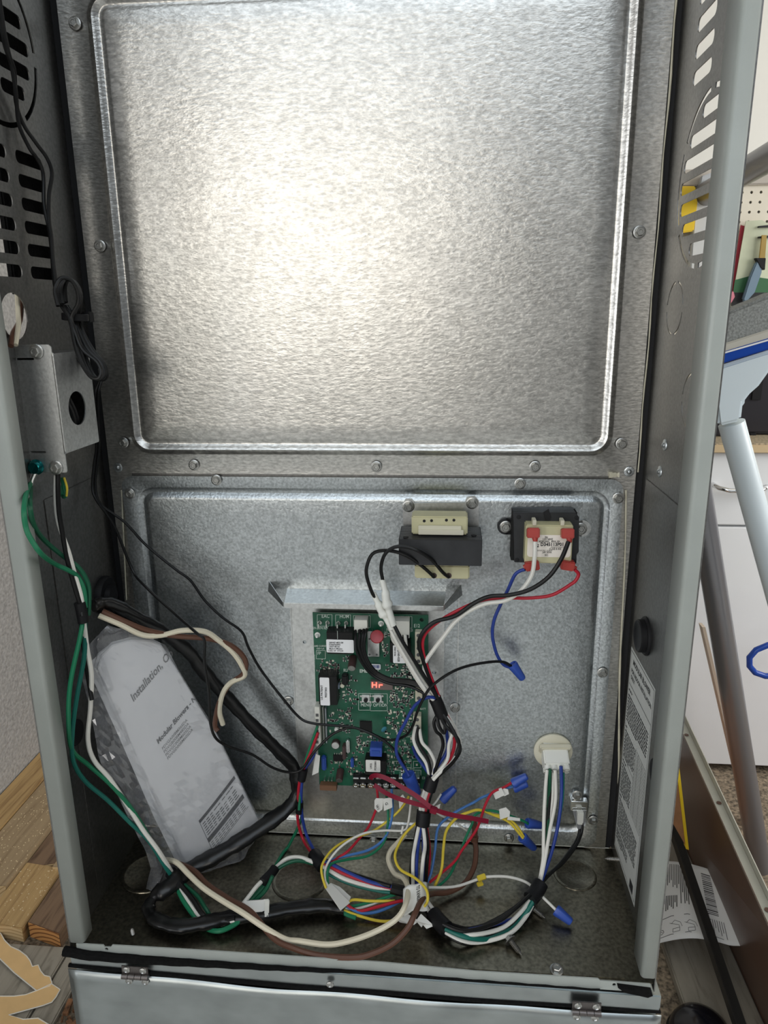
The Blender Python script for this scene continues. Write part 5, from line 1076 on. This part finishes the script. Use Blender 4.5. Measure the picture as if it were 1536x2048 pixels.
# pegboard with real holes
pgx0, pgx1, pgz0, pgz1 = .75, 1.75, ct_+.02, ay(1500, 371, 1.64).z
h0 = ay(1503, 382, 1.64); hol = []; stepx = .0262
for i in range(-16, 20):
    for j in range(12):
        x, z = h0.x+i*stepx, h0.z-.004-j*.0265
        if pgx0+.01 < x < pgx1-.01 and pgz0+.01 < z < pgz1-.005: hol.append(circle(x, z, .0042, 8))
pgb = tag(plate('pegboard', [(pgx0, pgz0), (pgx1, pgz0), (pgx1, pgz1), (pgx0, pgz1)], hol, .005, lambda a, b, c: (a, 1.640+c, b), M['pegboard']), 'cream pegboard with rows of holes on the back wall', 'pegboard')
struct(obj('trim_1', MB().box(pgx0, pgx1+.2, 1.625, 1.658, pgz1, ay(1500, 336, 1.63).z), plain('grey_trim', (.46, .42, .37), .6), None, .003))
pk = thing('tool_package', 'hanging card pack with a blue handled garden tool on the pegboard', 'package', ay(1500, 600, 1.60))
def wpoly(name, L, Y, dep, mat, par, bev=0): return obj(name, MB().prism([ay(a, b, Y) for a, b in L], (0, dep, 0)), mat, par, bev)
wpoly('card', [(1492, 442), (1524, 440), (1534, 446), (1560, 452), (1556, 612), (1462, 612)], 1.610, .003, M['pkg'], pk)
wpoly('green_print', [(1470, 560), (1500, 552), (1552, 560), (1552, 585), (1466, 585)], 1.608, .001, M['greencard'], pk); wpoly('dark_print', [(1466, 585), (1552, 585), (1552, 612), (1462, 612)], 1.608, .001, M['ink'], pk)
wpoly('handle', [(1513, 524), (1526, 520), (1524, 545), (1510, 585), (1492, 605), (1486, 600), (1500, 555)], 1.590, .016, M['bluegrip'], pk, .003); wpoly('blade', [(1524, 470), (1534, 470), (1530, 524), (1518, 524)], 1.594, .006, M['brass'], pk, .001); wpoly('collar', [(1512, 516), (1532, 516), (1530, 540), (1522, 536)], 1.588, .018, M['rubber'], pk, .001)
for yy in (452, 473): wpoly('hook', [(1518, yy), (1546, yy-3), (1546, yy+2), (1518, yy+3)], 1.600, .01, M['ink'], pk)
r2_ = thing('red_package', 'narrow red packed item hanging beside the tool pack', 'package', ay(1470, 600, 1.60)); wpoly('card', [(1482, 450), (1489, 452), (1472, 585), (1462, 585)], 1.618, .004, M['redcard'], r2_); wpoly('pink_blister', [(1461, 585), (1468, 582), (1471, 594), (1464, 606), (1460, 606)], 1.606, .012, M['pink'], r2_, .002)
yl = thing('yellow_level', 'yellow tool with a grey case seen through the right vent slots', 'tool', ay(1385, 470, 1.58)); wpoly('body', [(1340, 372), (1392, 372), (1392, 392), (1396, 402), (1388, 462), (1340, 470)], 1.590, .03, M['yellow'], yl, .003)
gc = thing('grey_case', 'pale grey plastic box on the back wall behind the vent slots', 'case', ay(1410, 520, 1.58)); wpoly('body', [(1394, 384), (1440, 374), (1440, 548), (1380, 552), (1386, 470)], 1.600, .03, plain('pale_grey', (.62, .63, .62), .5), gc, .003); wpoly('cord_ring', [(1404, 352), (1424, 345), (1440, 372), (1398, 380)], 1.600, .02, M['greyplastic'], gc, .002)
# upturned white and blue broom
bm_ = thing('push_broom', 'upturned push broom with white socket, blue band and grey bristles', 'broom', (1.0, .5, FZ))
YQ = .52
wpoly('bristles', [(1440, 632), (1462, 622), (1560, 582), (1560, 668), (1440, 712)], YQ-.03, .05, M['bristle'], bm_, .004); wpoly('bristle_base', [(1440, 690), (1560, 652), (1560, 672), (1440, 708)], YQ-.034, .058, plain('beige_base', (.50, .48, .42), .8), bm_, .002)
wpoly('blue_band', [(1436, 706), (1560, 670), (1560, 692), (1436, 730)], YQ-.036, .062, M['blueplastic'], bm_, .002); wpoly('white_line', [(1436, 708), (1560, 672), (1560, 675), (1436, 711)], YQ-.0375, .003, M['sticker'], bm_)
wpoly('socket', [(1430, 735), (1560, 694), (1560, 716), (1520, 772), (1502, 788), (1488, 806), (1484, 842), (1440, 853), (1436, 848), (1430, 800)], YQ-.030, .050, M['whiteplastic'], bm_, .008)
a_, b_ = ay(1463, 846, YQ-.005), ay(1463+.272*640, 846+640, YQ-.005); a2, b2_ = a_, b_
obj('handle_pole', MB().cyl(a_, a_+(b_-a_)*2.0, .0205, n=26), M['whiteplastic'], bm_, smooth=True)
lp = thing('plastic_loop', 'glossy blue plastic loop in front of the white drawers', 'tool', ay(1520, 1350, .9))
obj('ring', MB().tube([ay(a, b, .9) for a, b in ((1560, 1286), (1536, 1290), (1512, 1300), (1499, 1315), (1499, 1332), (1510, 1345), (1530, 1352), (1560, 1352))], .007, 12), M['blueplastic'], lp, smooth=True)
obj('stem', MB().tube([ay(1560, 1286, .9), ay(1590, 1318, .9), ay(1600, 1500, .9), ay(1600, 1590, .9)], .012, 10), M['blueplastic'], lp, smooth=True)
